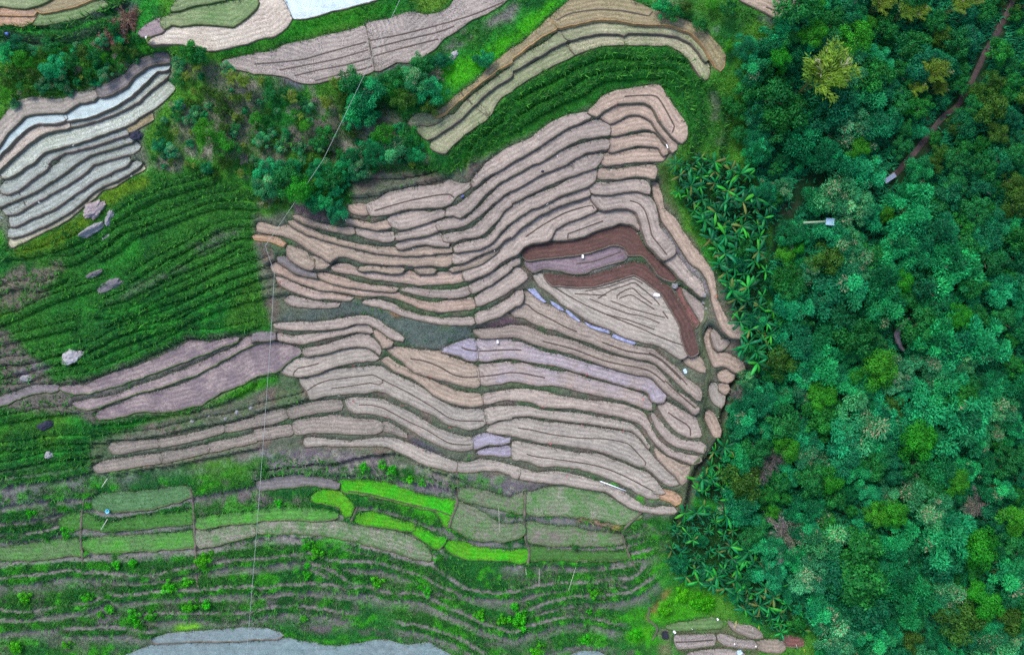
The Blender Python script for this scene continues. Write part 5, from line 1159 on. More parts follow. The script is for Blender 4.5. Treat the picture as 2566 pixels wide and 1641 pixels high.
def rank_word(i, n):
    w = ['topmost', 'second', 'third', 'fourth', 'fifth', 'sixth', 'seventh', 'eighth', 'ninth', 'tenth', 'eleventh', 'twelfth', 'thirteenth', 'fourteenth', 'fifteenth', 'sixteenth', 'seventeenth', 'eighteenth', 'nineteenth', 'twentieth'] + ['%d%s' % (k, {1: 'st', 2: 'nd', 3: 'rd'}.get(k % 10, 'th')) for k in range(21, 80)]
    if i == 0: return 'topmost'
    if i == n - 1: return 'lowest'
    return w[i] + ' from top'
def rank_labels(items, places, cat, grp=None):
    """items: list of (obj, px, py, words, plural?) -> label each by its looks, its place and its rank there"""
    sets = {}
    for it in items:
        d = [(it[1] - p[0]) ** 2 + (it[2] - p[1]) ** 2 for p in places]
        sets.setdefault((it[3], places[int(np.argmin(d))][2]), []).append(it)
    for (w, pl), L in sets.items():
        L.sort(key=lambda q: q[2])
        for i, it in enumerate(L):
            lb = '%s %s' % (w, pl) if len(L) == 1 else '%s, %s %s' % (w, rank_word(i, len(L)), pl)
            tag(it[0], lb, cat if isinstance(cat, str) else it[4], grp if isinstance(grp, str) else it[5])

TREE_PLACES = [(2500,60,'by the top right corner'), (2080,60,'beside the corner stubble plot'), (2280,200,'in the northern forest'), (2540,320,'east of the dirt path'), (2200,360,'west of the dirt path'),
 (1960,280,'behind the arch terraces'), (2050,500,'round the dark forest hollow'), (2000,620,'just below the bamboo flume'), (2280,520,'below the grey footbridge'), (2520,620,'on the right edge, upper half'), (2060,780,'behind the upper banana grove'),
 (2260,760,'in the heart of the forest'), (2480,900,'on the right edge, middle'), (2000,960,'across the gully'), (2240,980,'south of the dead trunk'), (1960,1140,'beside the gully bend'), (2180,1180,'in the lower forest'), (2420,1180,'on the right edge, lower half'),
 (2010,1340,'behind the lower banana grove'), (2240,1380,'between lower bananas and edge'), (2460,1400,'near the lower right edge'), (2120,1530,'just above the allotments'), (2400,1580,'in the lower right corner')]
SCRUB_PLACES = [(80,130,'in the north-west hedge'), (180,150,'above the western pale terraces'), (330,100,'near the brown brush heap'), (500,150,'under the cream terrace'), (560,200,'west of the planted terrace'), (520,330,'in the weedy hollow field'),
 (900,210,'under the planted terrace, left'), (1030,200,'under the planted terrace, right'), (880,300,'along the cable'), (1000,360,'near the round lime bush'), (950,400,'above the dark green wedge'), (720,440,'west of the purple bush'), (820,480,'by the purple bush'),
 (1640,30,'at the top behind the arch'), (1880,160,'at the east end of the arch'), (1860,300,'between arch and forest')]
def plant(kind, px, py, rad, z_extra=0.0, r=_r):
    kd = KIND[kind]
    s = rad / 3.0
    zc = kd['z'] * (0.5 + 0.5 * s) if s > 0.6 else kd['z'] * s
    p = at(px, py, zc + 0.8)
    root = bpy.data.objects.new(kd['name'], None); COL.objects.link(root)
    root.empty_display_size = 0.5
    root.location = (p[0], p[1], float(samp(Z, p[0], p[1])))
    root.rotation_euler = (0, 0, r.uniform(0, 6.28) if kind != 'yellow' else r.uniform(-0.2, 0.5))
    s2 = s * r.uniform(0.92, 1.08)
    link('crown', kd['crowns'][r.integers(len(kd['crowns']))], root, (0, 0, zc), scale=(s2, s2 * r.uniform(0.88, 1.12), s * r.uniform(0.85, 1.15)))
    tz = zc / kd['z']
    link('trunk', kd['trunks'][r.integers(3)], root, scale=(tz, tz, tz))
    return root

# trees the photograph singles out: tile, u, v, kind, crown radius in tile pixels
OWN = '''d 835,370 bright 135|d 975,215 bright 65|d 450,330 bright 110|d 200,350 green 90|d 130,540 bright 90|d 130,710 bright 45|d 430,790 yellow 260|d 1380,830 yellow 90|d 1520,730 yellow 130|d 1600,850 yellow 75|d 1050,60 yellow 110|d 1290,130 yellow 100|d 1420,140 yellow 90|d 1780,60 yellow 100|d 1930,0 yellow 90|d 1310,650 green 110|d 1240,930 green 100|d 1350,1010 bright 60|d 600,560 green 90|d 770,90 darkg 110|d 480,30 bright 60|d 2120,1010 olive 130|d 880,1400 bright 90|d 800,1150 pale 150|d 200,1050 green 180|d 300,1300 teal 160|d 1000,1150 teal 150
h 960,70 teal 140|h 960,30 green 90|h 650,300 pale 150|h 830,380 pale 160|h 510,340 teal 110|h 1130,460 bright 80|h 1370,430 teal 180|h 1320,590 green 110|h 1000,480 teal 120|h 300,800 bright 60|h 180,850 bright 75|h 200,1050 green 110|h 170,230 pale 80|h 90,330 green 70|h 1600,650 teal 180|h 1800,1000 teal 190|h 880,950 pale 130|h 570,900 olive 140|h 1290,1110 bright 100|h 1450,800 teal 150|h 1840,1440 bright 100|h 640,700 teal 150|h 760,760 pale 130|h 1700,830 teal 150|h 1250,800 teal 170|h 1500,1180 darkg 130|h 230,650 teal 110
l 1040,380 bright 150|l 530,650 bright 130|l 500,840 green 150|l 1410,1045 bright 150|l 210,1140 bright 100|l 1560,240 pale 140|l 1890,330 pale 110|l 1250,470 pale 130|l 360,560 pale 130|l 860,860 pale 190|l 1780,900 teal 240|l 1400,790 teal 180|l 400,1230 pale 120|l 1000,1270 green 130|l 1450,1300 green 120|l 1780,1440 bright 110|l 620,1440 bright 120|l 1600,1470 green 130|l 2250,750 pale 140|l 2040,830 bright 55|l 2150,940 pale 100|l 700,1120 teal 190|l 350,1050 teal 150|l 60,1250 dry 110|l 1190,760 olive 100|l 550,250 teal 180|l 300,150 teal 150|l 850,80 green 180|l 1650,90 teal 200|l 2050,130 teal 180
p 650,70 green 110|p 1040,220 bright 110|p 1190,200 bright 130|p 2000,530 bright 150|p 1950,440 bright 90|p 2050,1050 bright 150|p 1960,960 bright 90|p 1140,930 bright 55|p 60,190 bright 70|p 150,400 dry 190|p 1530,120 pale 190|p 1960,130 dry 150|p 2320,250 bright 130|p 1690,480 teal 210|p 560,450 pale 190|p 850,830 green 200|p 420,790 pale 150|p 1400,1000 teal 190|p 960,1150 darkg 180|p 500,1130 teal 150|p 700,1350 pale 170|p 1800,1200 olive 180|p 1350,1400 olive 110|p 900,520 green 170|p 1250,760 teal 140|p 1700,1000 pale 140|p 2250,800 teal 180|p 1640,680 darkg 150|p 2250,1150 olive 140
k 2250,500 pale 80|k 2150,620 dry 90|k 2330,700 teal 130|k 2200,900 teal 130|k 2320,1150 green 120|k 2150,1280 teal 120|k 2330,1350 dry 120'''
SHR = '''b 740,800 yellow 80|b 900,770 green 120|b 860,880 olive 90|b 1000,900 teal 150|b 1110,810 teal 120|b 1290,750 green 110|b 1340,670 green 60|b 1560,590 green 95|b 1500,760 pale 130|b 1650,850 teal 120|b 1400,930 olive 120|b 950,1010 teal 150|b 800,960 olive 100|b 1060,1080 teal 100|b 900,1130 teal 90|b 1195,1270 bright 95|b 1440,1280 green 90|b 1310,1400 pale 110|b 1110,1430 teal 110|b 1500,1420 teal 100|b 950,1480 teal 100|b 320,930 yellow 80|b 560,930 dry 60|b 640,980 yellow 70|b 120,880 green 70|b 250,860 green 60|b 460,1180 bright 55|b 650,1260 green 90|b 1710,560 darkg 70|b 1790,560 teal 60|b 1690,700 dry 90|b 20,760 yellow 55|b 1560,650 green 70|b 2150,540 teal 80|b 700,1180 dry 80|b 1640,980 olive 90|b 350,1050 bright 35
f 100,200 pale 140|f 300,140 green 130|f 420,260 bright 120|f 560,330 teal 110|f 700,130 green 110|f 800,40 teal 90|f 760,250 teal 90|f 750,440 teal 85|f 230,50 teal 110|f 960,40 pale 90|f 100,60 teal 110|f 600,60 teal 110|f 500,200 green 100|f 660,480 dry 70|f 480,430 dry 120|f 600,430 dry 90|f 60,290 olive 80|f 850,130 teal 70
a 185,440 green 65|a 440,410 green 65|a 50,500 teal 90|a 200,560 bright 80|a 500,620 teal 100|a 640,570 green 80|a 860,520 green 75|a 1050,260 green 65|a 300,680 olive 80|a 1780,480 green 95|a 1820,620 yellow 75|a 1650,740 green 55|a 2140,740 yellow 80|a 2270,790 yellow 90|a 1930,1250 bright 120|a 2060,1340 bright 100|a 2180,1390 green 80|a 1500,1210 green 70|a 2390,1110 bright 60|a 510,720 pale 80|a 40,870 bright 55|a 30,760 olive 60|a 960,530 bright 45|a 1870,520 green 90|a 1100,440 olive 70|a 120,390 darkg 70|a 780,500 olive 80|a 1350,440 bright 60|a 1240,480 olive 60|a 560,560 teal 70
c 2230,450 teal 120|c 2270,650 teal 150|c 2230,830 green 120|c 2140,1010 green 90|c 2310,1060 pale 110|c 1450,60 teal 90|c 1560,110 green 80|c 1900,30 bright 60|c 2060,60 green 80|c 1800,220 green 70|c 1650,50 olive 70|c 2060,430 bright 60|c 2330,1430 teal 110|c 2150,1250 green 70|c 2350,900 green 100|c 2340,1250 teal 110|c 2060,960 green 60'''
trees = []; shr = []
def rd(spec, out):
    for line in spec.split('\n'):
        t, rest = line[0], line[2:]
        for k, e in enumerate(rest.split('|')):
            e = e.strip()
            if e[0] in TILE and e[1] == ' ': e = e[2:]
            uv, kd, rr = e.split()
            u, v = map(float, uv.split(','))
            out.append((TILE[t][0] + u / TS, TILE[t][1] + v / TS, kd, float(rr) / TS))
rd(OWN, trees); rd(SHR, shr)
# fill the rest of the canopy
tk = ['teal'] * 13 + ['pale'] * 2 + ['green'] * 6 + ['darkg'] * 3 + ['olive'] * 1
def d_line(pl, x, y):
    d, _ = seg_dist(pl, np.array([float(x)]), np.array([float(y)])); return d[0]
cand = _r.uniform((1790, -30), (2610, 1680), (6000, 2))
okc = inside(FOREST, cand[:, 0], cand[:, 1])
occ = [(t[0], t[1], t[3]) for t in trees]
SPARE = [(P('h 350,550 630,550'), 22), (P('h 1125,165 1210,110'), 40), (GULLY, 20), (np.array([(2030,1590),(2010,1500)]), 10), (P('l 1260,0 1260,220'), 24)]
for (px, py), o in zip(cand, okc):
    if not o or len(trees) > 296: continue
    far = px > 2330 and py < 560
    rad = _r.uniform(22, 46) if not far else _r.uniform(18, 34)
    if d_line(DIRT, px, py) < rad * 0.5 + 16 or d_line(DARKTRACK, px, py) < rad * 0.6 + 14: continue
    if any(d_line(s, px, py) < w + rad * 0.6 for s, w in SPARE): continue
    if any(inside(b, np.array([px]), np.array([py]))[0] for b in (BANANA_UP, BANANA_LOW, BANANA_MID)): continue
    if any((px - a) ** 2 + (py - b) ** 2 < (0.54 * (rad + c)) ** 2 for a, b, c in occ): continue
    k = tk[_r.integers(len(tk))]
    if far: k = ['olive', 'darkg', 'green', 'green'][_r.integers(4)]
    if px < 2330 and py < 330 and k == 'teal' and _r.random() < 0.6: k = 'darkg'
    trees.append((px, py, k, rad)); occ.append((px, py, rad))
n0 = len(trees)
for (px, py), o in zip(_r.uniform((1690, -30), (2610, 1680), (9000, 2)), range(9000)):
    if len(trees) > n0 + 190: break
    q = (np.array([px]), np.array([py]))
    ban = any(inside(b, *q)[0] for b in (BANANA_UP, BANANA_LOW, BANANA_MID))
    if not (inside(FOREST, *q)[0] or ban): continue
    rad = _r.uniform(14, 27) * (0.8 if ban else 1)
    if ban and _r.random() < 0.72: continue
    if d_line(DIRT, px, py) < rad * 0.5 + 9 or d_line(DARKTRACK, px, py) < rad * 0.6 + 14: continue
    if any(d_line(s, px, py) < w + rad * 0.5 for s, w in SPARE): continue
    if any((px - a) ** 2 + (py - b) ** 2 < (0.70 * (rad + c)) ** 2 for a, b, c in occ): continue
    k = ['teal', 'green', 'teal', 'darkg', 'teal', 'green'][_r.integers(6)]
    if px > 2330 and py < 560: k = ['olive', 'darkg', 'green'][_r.integers(3)]
    trees.append((px, py, k, rad)); occ.append((px, py, rad))
items = []
for px, py, k, rad in trees:
    o = plant(k, px, py, rad / 15.0 * 1.22)
    items.append((o, px, py, KIND[k]['word'], KIND[k]['cat'], KIND[k]['word'] + 's of the forest'))
rank_labels(items, TREE_PLACES, None)
SW = {'teal': 'teal bushy shrub', 'pale': 'pale-tipped shrub', 'green': 'green round shrub', 'darkg': 'dark green shrub', 'bright': 'bright lime shrub', 'yellow': 'yellowish feathery shrub', 'olive': 'olive shrub', 'dry': 'leafless grey-pink shrub'}
SCP = P(SCRUB)
NWP = P('a 0,370 420,420 1000,330 1250,150 1350,330 1450,480 1300,560 1080,690 700,800 280,880 0,1020')
occ2 = [(s[0], s[1], s[3]) for s in shr]
for poly, n in ((SCP, 95), (NWP, 36)):
    lo, hi = poly.min(0), poly.max(0); c = 0
    for _ in range(4000):
        q = _r.uniform(lo, hi); qa = (q[:1], q[1:])
        if c >= n or not inside(poly, *qa)[0]: continue
        if near(infield, *ground_xy(q, 2.0)): continue
        rad = _r.uniform(7, 17)
        if any((q[0] - a) ** 2 + (q[1] - b) ** 2 < (0.75 * (rad + d)) ** 2 for a, b, d in occ2): continue
        k = ['olive', 'pale', 'green', 'dry', 'teal', 'olive', 'pale', 'yellow'][_r.integers(8)]
        shr.append((q[0], q[1], k, rad)); occ2.append((q[0], q[1], rad)); c += 1
items = []
for px, py, k, rad in shr:
    o = plant(k, px, py, rad / 15.0)
    o.name = 'shrub'
    items.append((o, px, py, SW[k], 'shrub', 'shrubs of the northern scrub'))
rank_labels(items, SCRUB_PLACES, None)

# low lime bushes dotted over the southern terraces
LB = '''n 575,580 45|n 490,495 40|n 1150,860 46|n 1615,940 40|n 2110,1170 40|n 2325,1210 36|n 490,700 28|n 485,790 30|n 1555,890 30|n 630,710 18|n 460,1200 30|n 215,110 28
m 1915,640 60|m 1095,690 32|m 1250,680 34|m 1590,900 50|m 1760,860 34|m 630,390 42|m 1260,1170 46|m 1420,1165 44|m 1790,1080 52|m 1940,1060 40|m 150,1470 48|m 240,1000 44|m 945,1160 28|m 1030,1110 40|m 285,210 32|m 630,1440 36|m 1300,1250 40|m 820,1000 38|m 440,445 22
o 75,1210 68|o 740,1135 22|o 250,1490 56|o 40,1080 36|o 780,960 36|o 700,1400 40|o 1600,960 60|o 1760,1020 66|o 1450,1100 56|o 1860,1060 60|o 1180,1350 48
j 1030,1320 42|j 1190,1290 40|j 1290,1350 44|j 1450,1430 30|j 1570,1470 26'''
lows = []
for line in LB.split('\n'):
    t, rest = line[0], line[2:]
    for e in rest.split('|'):
        e = e.strip()
        if e[1] == ' ': e = e[2:]
        uv, rr = e.split(); u, v = map(float, uv.split(','))
        lows.append((TILE[t][0] + u / TS, TILE[t][1] + v / TS, float(rr) / TS))
LOWM = [crown_mesh('crown', crown_broad(_r, lin((44,176,20)), lin((96,220,36)), lobes=9, per=60, leaf=0.6, flat=0.4)) for _ in range(3)]
items = []
for px, py, rad in lows:
    p = at(px, py, 0.5); s = rad / 15 / 3.0 * 1.45
    o = link('low_bush', LOWM[_r.integers(3)], None, (p[0], p[1], float(samp(Z, p[0], p[1])) + 0.3), (0, 0, _r.uniform(0, 6.28)), (s, s, s * 1.3))
    items.append((o, px, py, 'small bright lime bush', 'bush', 'lime bushes dotted over the southern terraces'))
rank_labels(items, [(80,1400,'at the lower left edge'), (300,1420,'on the lower left terraces'), (350,1550,'near the bottom left wet strip'), (480,1480,'left of the cable'), (760,1400,'right of the cable'), (950,1450,'in the middle southern terraces'), (1200,1550,'near the bottom centre'),
    (930,1170,'above the brightest lime paddy'), (1340,1560,'at the bottom right of centre'), (1720,1500,'between bananas and allotments'), (1500,1500,'on the lower right grassy steps')], None)

# ---------------------------------------------------------------- banana plants
BAN_L = leaf_material('banana_leaf', 0.35, 0.45, 0.2, 1.2)
BAN_S = plain_material('banana_stem', lin((96,110,66)), 0.6, 0.3, 5.0)
def banana_leaf(r, L, W, rise, c):
    n = 9; V = []; C = []
    for i in range(n):
        t = i / (n - 1)
        x = L * (t * 0.96); z = rise * math.sin(min(t, 1) * 1.9) * 0.9 - 0.75 * L * 0.42 * t ** 2.4
        w = W * (0.10 if t < 0.08 else math.sin(math.pi * min(1, (t - 0.04) * 0.98)) ** 0.55 * 0.5) * r.uniform(0.9, 1.1)
        if i == n - 1: w = 0.02
        for sgn in (-1, 0, 1):
            V.append((x, sgn * w, z - abs(sgn) * w * 0.35))
            C.append(np.array(c) * (1.5 if sgn == 0 else r.uniform(0.8, 1.15)))
    F = [(i * 3 + k, i * 3 + k + 1, (i + 1) * 3 + k + 1, (i + 1) * 3 + k) for i in range(n - 1) for k in (0, 1)]
    return mesh_np('leaf', V, F, BAN_L, np.clip(np.array(C), 0, 1))
bcol = [lin((12,92,44)), lin((14,110,46)), lin((10,80,44)), lin((16,100,58)), lin((40,146,44)), lin((8,66,40)), lin((22,120,60)), lin((96,108,52))]
BLEAF = [banana_leaf(_r, _r.uniform(1.9, 2.6), _r.uniform(0.36, 0.52), _r.uniform(0.35, 0.95), bcol[k % 8]) for k in range(15)]
_v, _f = tube([(0, 0, -0.3), (0.02, 0, 1.0), (0, 0.02, 2.0), (0, 0, 2.5)], [0.2, 0.17, 0.12, 0.07], 9)
BSTEM = mesh_np('stem', _v, _f, BAN_S, smooth=True)
bpos = []
for poly, n, gap in ((BANANA_UP, 84, 23), (BANANA_LOW, 60, 23), (BANANA_MID, 16, 22)):
    lo, hi = poly.min(0), poly.max(0); cnt = 0
    for _ in range(6000):
        q = _r.uniform(lo, hi)
        if cnt >= n or not inside(poly, q[:1], q[1:])[0]: continue
        if any((q[0] - b[0]) ** 2 + (q[1] - b[1]) ** 2 < gap ** 2 for b in bpos): continue
        bpos.append((q[0], q[1])); cnt += 1
for e in ('k 2180,190', 'k 2290,280', 'k 2350,90', 'p 70,1000', 'p 130,1330'):
    q = P(e)[0]; bpos.append((q[0], q[1]))
items = []
for px, py in bpos:
    sc = _r.uniform(0.5, 1.02)
    p = at(px, py, 2.3 * sc)
    root = bpy.data.objects.new('banana_plant', None); COL.objects.link(root); root.empty_display_size = 0.5
    root.location = (p[0], p[1], float(samp(Z, p[0], p[1]))); root.rotation_euler = (_r.normal(0, .06), _r.normal(0, .06), _r.uniform(0, 6.28)); root.scale = (sc, sc, sc)
    link('stem', BSTEM, root)
    nl = int(_r.integers(8, 11))
    for k in range(nl):
        s = _r.uniform(0.8, 1.1)
        link('leaf', BLEAF[_r.integers(15)], root, (0, 0, 2.35 + _r.uniform(-0.15, 0.15)), (_r.normal(0, 0.3), _r.uniform(-0.6, 0.35), k * 2 * math.pi / nl + _r.uniform(-0.5, 0.5)), (s, s, s))
    items.append((root, px, py, 'banana plant', 'banana plant', 'banana plants of the groves'))
rank_labels(items, [(1730,430,'at the upper west edge of the grove'), (1830,430,'at the upper end of the grove'), (1900,520,'at the forest side of the upper grove'), (1800,560,'in the upper grove'), (1850,660,'in the upper grove, lower half'), (1900,790,'opposite the triangular field'), (1920,880,'by the hook-shaped mud plot'),
    (1800,1180,'below the dark gully'), (1720,1320,'at the upper west of the lower grove'), (1820,1330,'at the top of the lower grove'), (1760,1420,'in the middle of the lower grove'), (1880,1420,'at the forest side of the lower grove'), (1920,1520,'just above the allotments')], None)
# ---------------------------------------------------------------- boulders
import bmesh
ROCK = {k: plain_material('rock_' + k, lin(c), 0.9, 0.35, 2.2, bump=0.8) for k, c in (('pale', (134,132,138)), ('grey', (106,103,108)), ('dark', (36,40,60)), ('pinkish', (146,134,136)), ('white', (154,151,156)), ('slab', (72,66,84)))}
def boulder(t, u, v, wu, wv, rot, kind, label, hgt=0.45, seed=0, name='boulder', cat='boulder'):
    p = at_t(t, u, v)
    bm = bmesh.new(); bmesh.ops.create_icosphere(bm, subdivisions=4, radius=1.0)
    V = np.array([q.co[:] for q in bm.verts]); s = seed * 7.7
    f = 0.55 + 0.9 * fbm(V[:, 0] * 1.3 + s, V[:, 1] * 1.1 + V[:, 2] * 0.9 - s, 4)
    f = f + 0.3 * (fbm(V[:, 0] * 4 + s, V[:, 1] * 4 + V[:, 2] * 3, 3) - 0.5)
    V = V * f[:, None]
    a, b = 0.85 * wu / TS / 15 / 2, 0.85 * wv / TS / 15 / 2
    V = V * np.array([a, b, max(a, b) * hgt])
    F = [[x.index for x in fc.verts] for fc in bm.faces]; bm.free()
    tag(link(name, mesh_np(name, V, F, ROCK[kind], smooth=False), None, (p[0], p[1], p[2] - max(a, b) * 0.05), (0, 0, math.radians(rot))), label, cat, kind='thing')
boulder('e', 880, 440, 250, 150, 40, 'pinkish', 'big pale pinkish boulder directly below the western pale terraces', seed=1)
boulder('e', 1030, 510, 180, 90, 70, 'pale', 'grey upright slab at the top end of the long rock on the western slope', seed=2)
boulder('e', 870, 630, 330, 85, 32, 'pale', 'long narrow pale rock below the big pinkish boulder', seed=3)
boulder('e', 1000, 690, 100, 60, 40, 'white', 'small pale rock beside the long narrow one', seed=4)
boulder('e', 1045, 1140, 320, 120, 22, 'grey', 'flat grey spindle-shaped rock on the western slope', 0.3, seed=5)
boulder('e', 890, 1040, 200, 60, 25, 'grey', 'broken dark grey rocks strung out above the spindle-shaped rock', seed=6)
boulder('i', 680, 275, 250, 150, 25, 'white', 'whitish boulder standing out on the dark green western slope', 0.35, seed=7)
boulder('i', 460, 1200, 110, 85, 0, 'white', 'small round white rock in grass near the lower left edge', 0.6, seed=8)
boulder('i', 430, 920, 190, 90, 20, 'dark', 'dark navy boulder in the grass near the left edge', 0.55, seed=9)
for k, (u, v, w) in enumerate(((1650, 915, 70), (1810, 885, 70), (1965, 835, 70), (2120, 860, 60), (2230, 800, 80), (2360, 750, 110))):
    boulder('i', u, v, w * 0.7, w * 0.55, 30 * k, 'pale', ('pale tussock-sized stone, %s in the row above the upper stubble strip' % ('first', 'second', 'third', 'fourth', 'fifth', 'last and largest')[k]), 0.6, 10 + k, 'stone', 'stone')
boulder('b', 1870, 520, 120, 70, 50, 'white', 'white rock beside the lime grass patch under the planted terrace', seed=17)
TRUNK_AT = [('l', 1350, -90, .18), ('l', 1270, -10, .5), ('l', 1232, 80, .72), ('l', 1258, 165, .5), ('l', 1312, 235, .15)]
boulder('h', 1215, 610, 60, 45, 0, 'white', 'small pale rock peeping out of the canopy below the flume', 0.8, seed=19)
boulder('g', 1550, 1150, 80, 70, 0, 'pale', 'blue-grey rock where the inner red band meets the path', 0.7, seed=20)
for k, (u, v, w) in enumerate(((1825, 1240, 50), (1818, 1310, 34), (1842, 1365, 34))):
    boulder('g', u, v, w, w, 0, 'pale', 'small pale stone on the footpath, %s of three' % ('topmost and largest', 'middle', 'lowest')[k], 0.7, 21 + k, 'stone', 'stone')
boulder('b', 690, 0, 10, 10, 0, 'grey', 'pebble', seed=30) if False else None
boulder('i', 250, 480, 150, 70, 10, 'pale', 'lilac-grey flat rock left of the pink fallow strips', 0.3, seed=31)
boulder('a', 1290, 1270, 130, 100, 20, 'dark', 'dark wet rock at the east end of the western pale terraces', 0.5, seed=32)
boulder('g', 300, 75, 34, 26, 0, 'dark', 'dark clod lying on a bank in the mud strips', 0.6, seed=33, name='clod', cat='clod')
boulder('a', 1700, 990, 90, 110, 0, 'pale', 'pale rock in the weedy hollow field', 0.5, seed=34)

_p = []
for t, u, v, rr in TRUNK_AT:
    q = at_t(t, u, v, 1.5); _p.append((q[0], q[1], q[2] + 1.5))
_p = smooth_open(np.array(_p), 0.25)
_rr = np.interp(np.linspace(0, 1, len(_p)), np.linspace(0, 1, 5), [a[3] * 0.75 for a in TRUNK_AT])
_v, _f = tube(_p - _p[0], _rr, 18); _v = np.array(_v)
_v = _v + 0.22 * (fbm(_v[:, 0] * 2.2 + 5, _v[:, 1] * 2.2 + _v[:, 2] * 2, 3)[:, None] - 0.5)
tag(link('fallen_trunk', mesh_np('fallen_trunk', _v, _f, plain_material('rotten_trunk', lin((96,90,100)), 0.9, 0.4, 2.5, bump=0.8), smooth=True), None, tuple(_p[0])), 'big curved purple-grey dead trunk leaning in the forest canopy', 'dead tree', kind='thing')
# ---------------------------------------------------------------- stakes, poles, cable
WOOD_P = plain_material('bleached_bamboo', lin((200,200,186)), 0.6, 0.12, 3.0)
WOOD = plain_material('stake_wood', lin((150,132,108)), 0.8, 0.2, 3.0)
WHITE = plain_material('white_cloth', lin((238,240,244)), 0.7, 0.06, 3.0)
RED = plain_material('red_cloth', lin((226,84,80)), 0.7, 0.1, 3.0)
YELL = plain_material('yellow_paint', lin((222,200,70)), 0.6, 0.1, 3.0)
_v, _f = tube([(0, 0, -0.2), (0.01, 0, 0.5), (0.03, 0.01, 1.0)], [0.02, 0.018, 0.014], 6); STK = mesh_np('stake', _v, _f, WOOD)
def rag(mat, w, h):
    V = []; n = 6
    for i in range(n):
        for j in (0, 1, 2):
            x = w * i / (n - 1); V.append((x, 0.05 * math.sin(i * 1.7 + j), 1.0 - j * h / 2 - 0.06 * i * i / 10))
    V2 = [(a, b + 0.012, c) for a, b, c in V]
    F = [(i * 3 + j, (i + 1) * 3 + j, (i + 1) * 3 + j + 1, i * 3 + j + 1) for i in range(n - 1) for j in (0, 1)]
    F2 = [tuple(reversed([k + 3 * n for k in f])) for f in F]
    edge = [k * 3 for k in range(n)] + [3 * n - 2, 3 * n - 1] + [k * 3 + 2 for k in range(n - 2, -1, -1)] + [1]
    S = [(edge[k], edge[k] + 3 * n, edge[(k + 1) % len(edge)] + 3 * n, edge[(k + 1) % len(edge)]) for k in range(len(edge))]
    return mesh_np('flag', V + V2, F + F2 + S, mat)
RAG_W, RAG_R = rag(WHITE, 0.34, 0.34), rag(RED, 0.40, 0.36)
WS = 'f 1470,295 1780,230 2145,120 2265,12 2265,295 2065,395 1715,490 1320,545 2290,415 705,800 970,855 675,600 1590,910 1905,880 2040,755 2245,830 1660,810 1705,725 1485,800 845,540 1100,1040 1455,1065 1970,1040 1195,950 g 110,120 170,340 350,385 935,62 1290,340 c 110,1390 435,1480 250,1290 695,1080 j 760,1075 1215,1100 790,645 885,1420 970,360 e 765,210 370,360 1245,120 15,505 a 685,1375 1145,1345 o 2100,1440 2300,1460 1705,1290'
RS = 'c 1000,985 1400,1120 f 1590,1220 270,980 1520,1360 j 925,355 1650,480 1395,740 1240,840 1530,985 1830,935 915,690 1580,1150 k 385,355 580,555 705,450 195,515 675,915 365,1095 1065,970 530,1400 1015,1465 305,745 1245,690 g 1928,1255 1060,855 f 235,1105 1830,320 b 2300,1500'
PL = [(560,470,'on the western pale terraces'), (300,400,'on the western pale terraces'), (900,520,'near the bushes'), (1100,470,'on the broad upper paddy'), (1220,500,'on the upper long strips'), (1100,620,'in the central mud strips'), (830,640,'on the western tan paddies'), (1400,350,'below the green arc bank'), (1600,300,'on the north-east flight'),
      (1400,520,'north of the red arch'), (900,720,'on the rust-stained strips'), (1800,740,'by the banana grove'), (900,1000,'on the lower left flight'), (1100,1050,'in the middle of the southern flight'), (1400,950,'on the upper southern flight'), (1450,1120,'on the lower southern flight'), (880,1180,'at the foot of the southern flight'), (1880,1600,'in the allotments')]
for spec, mesh, words, nm, grp in ((WS, RAG_W, 'thin stake with white rag', 'marker_stake', 'white rag stakes on the paddies'), (RS, RAG_R, 'thin stake with small red flag', 'marker_stake', 'red flag stakes on the paddies')):
    items = []
    for q in P(spec):
        p = at(q[0], q[1], 0.8)
        r_ = bpy.data.objects.new(nm, None); COL.objects.link(r_); r_.location = p; r_.rotation_euler = (0.1, -0.08, _r.uniform(0, 6.28)); r_.empty_display_size = 0.2
        link('stake', STK, r_); link('flag', mesh, r_)
        items.append((r_, q[0], q[1], words, 'stake', grp))
    rank_labels(items, PL, None)
def pole(t, u0, v0, u1, v1, h, rad, mat, label, name='bamboo_pole', cat='pole', z0=0.0, lying=False):
    a = at_t(t, u0, v0); b = at_t(t, u1, v1, h)
    if lying:
        b = at_t(t, u1, v1); zt = h + rad
        path = [(a[0], a[1], a[2] + zt), ((a[0] + b[0]) / 2, (a[1] + b[1]) / 2, max((a[2] + b[2]) / 2, float(samp(SURF, (a[0] + b[0]) / 2, (a[1] + b[1]) / 2))) + zt), (b[0], b[1], b[2] + zt)]
    else:
        path = [(a[0], a[1], a[2] - 0.3), ((a[0] + b[0]) / 2, (a[1] + b[1]) / 2, a[2] + h * 0.52), (b[0], b[1], a[2] + h)]
    c = np.array(path[0]); v, f = tube(np.array(path) - c, [rad, rad, rad * 0.8], 8)
    return tag(link(name, mesh_np(name, v, f, mat, smooth=True), None, tuple(c)), label, cat, kind='thing')
pole('m', 960, 360, 1022, 258, 0.25, 0.07, WOOD_P, 'pale bamboo pole lying in the green paddy beside the blue bucket', lying=True)
pole('i', 968, 1500, 1022, 1418, 0.25, 0.07, WOOD_P, 'pale bamboo pole lying in weeds below the pointed stubble plot', lying=True)
pole('o', 138, 700, 146, 790, 2.0, 0.028, WOOD_P, 'short pale pole on the southern grassy terrace, leftmost of three')
pole('o', 270, 700, 263, 880, 3.0, 0.028, WOOD_P, 'tall pale pole on the southern grassy terrace, middle of three')
pole('o', 630, 655, 542, 930, 3.4, 0.028, WOOD_P, 'tallest pale pole, leaning west on the southern grassy terrace')
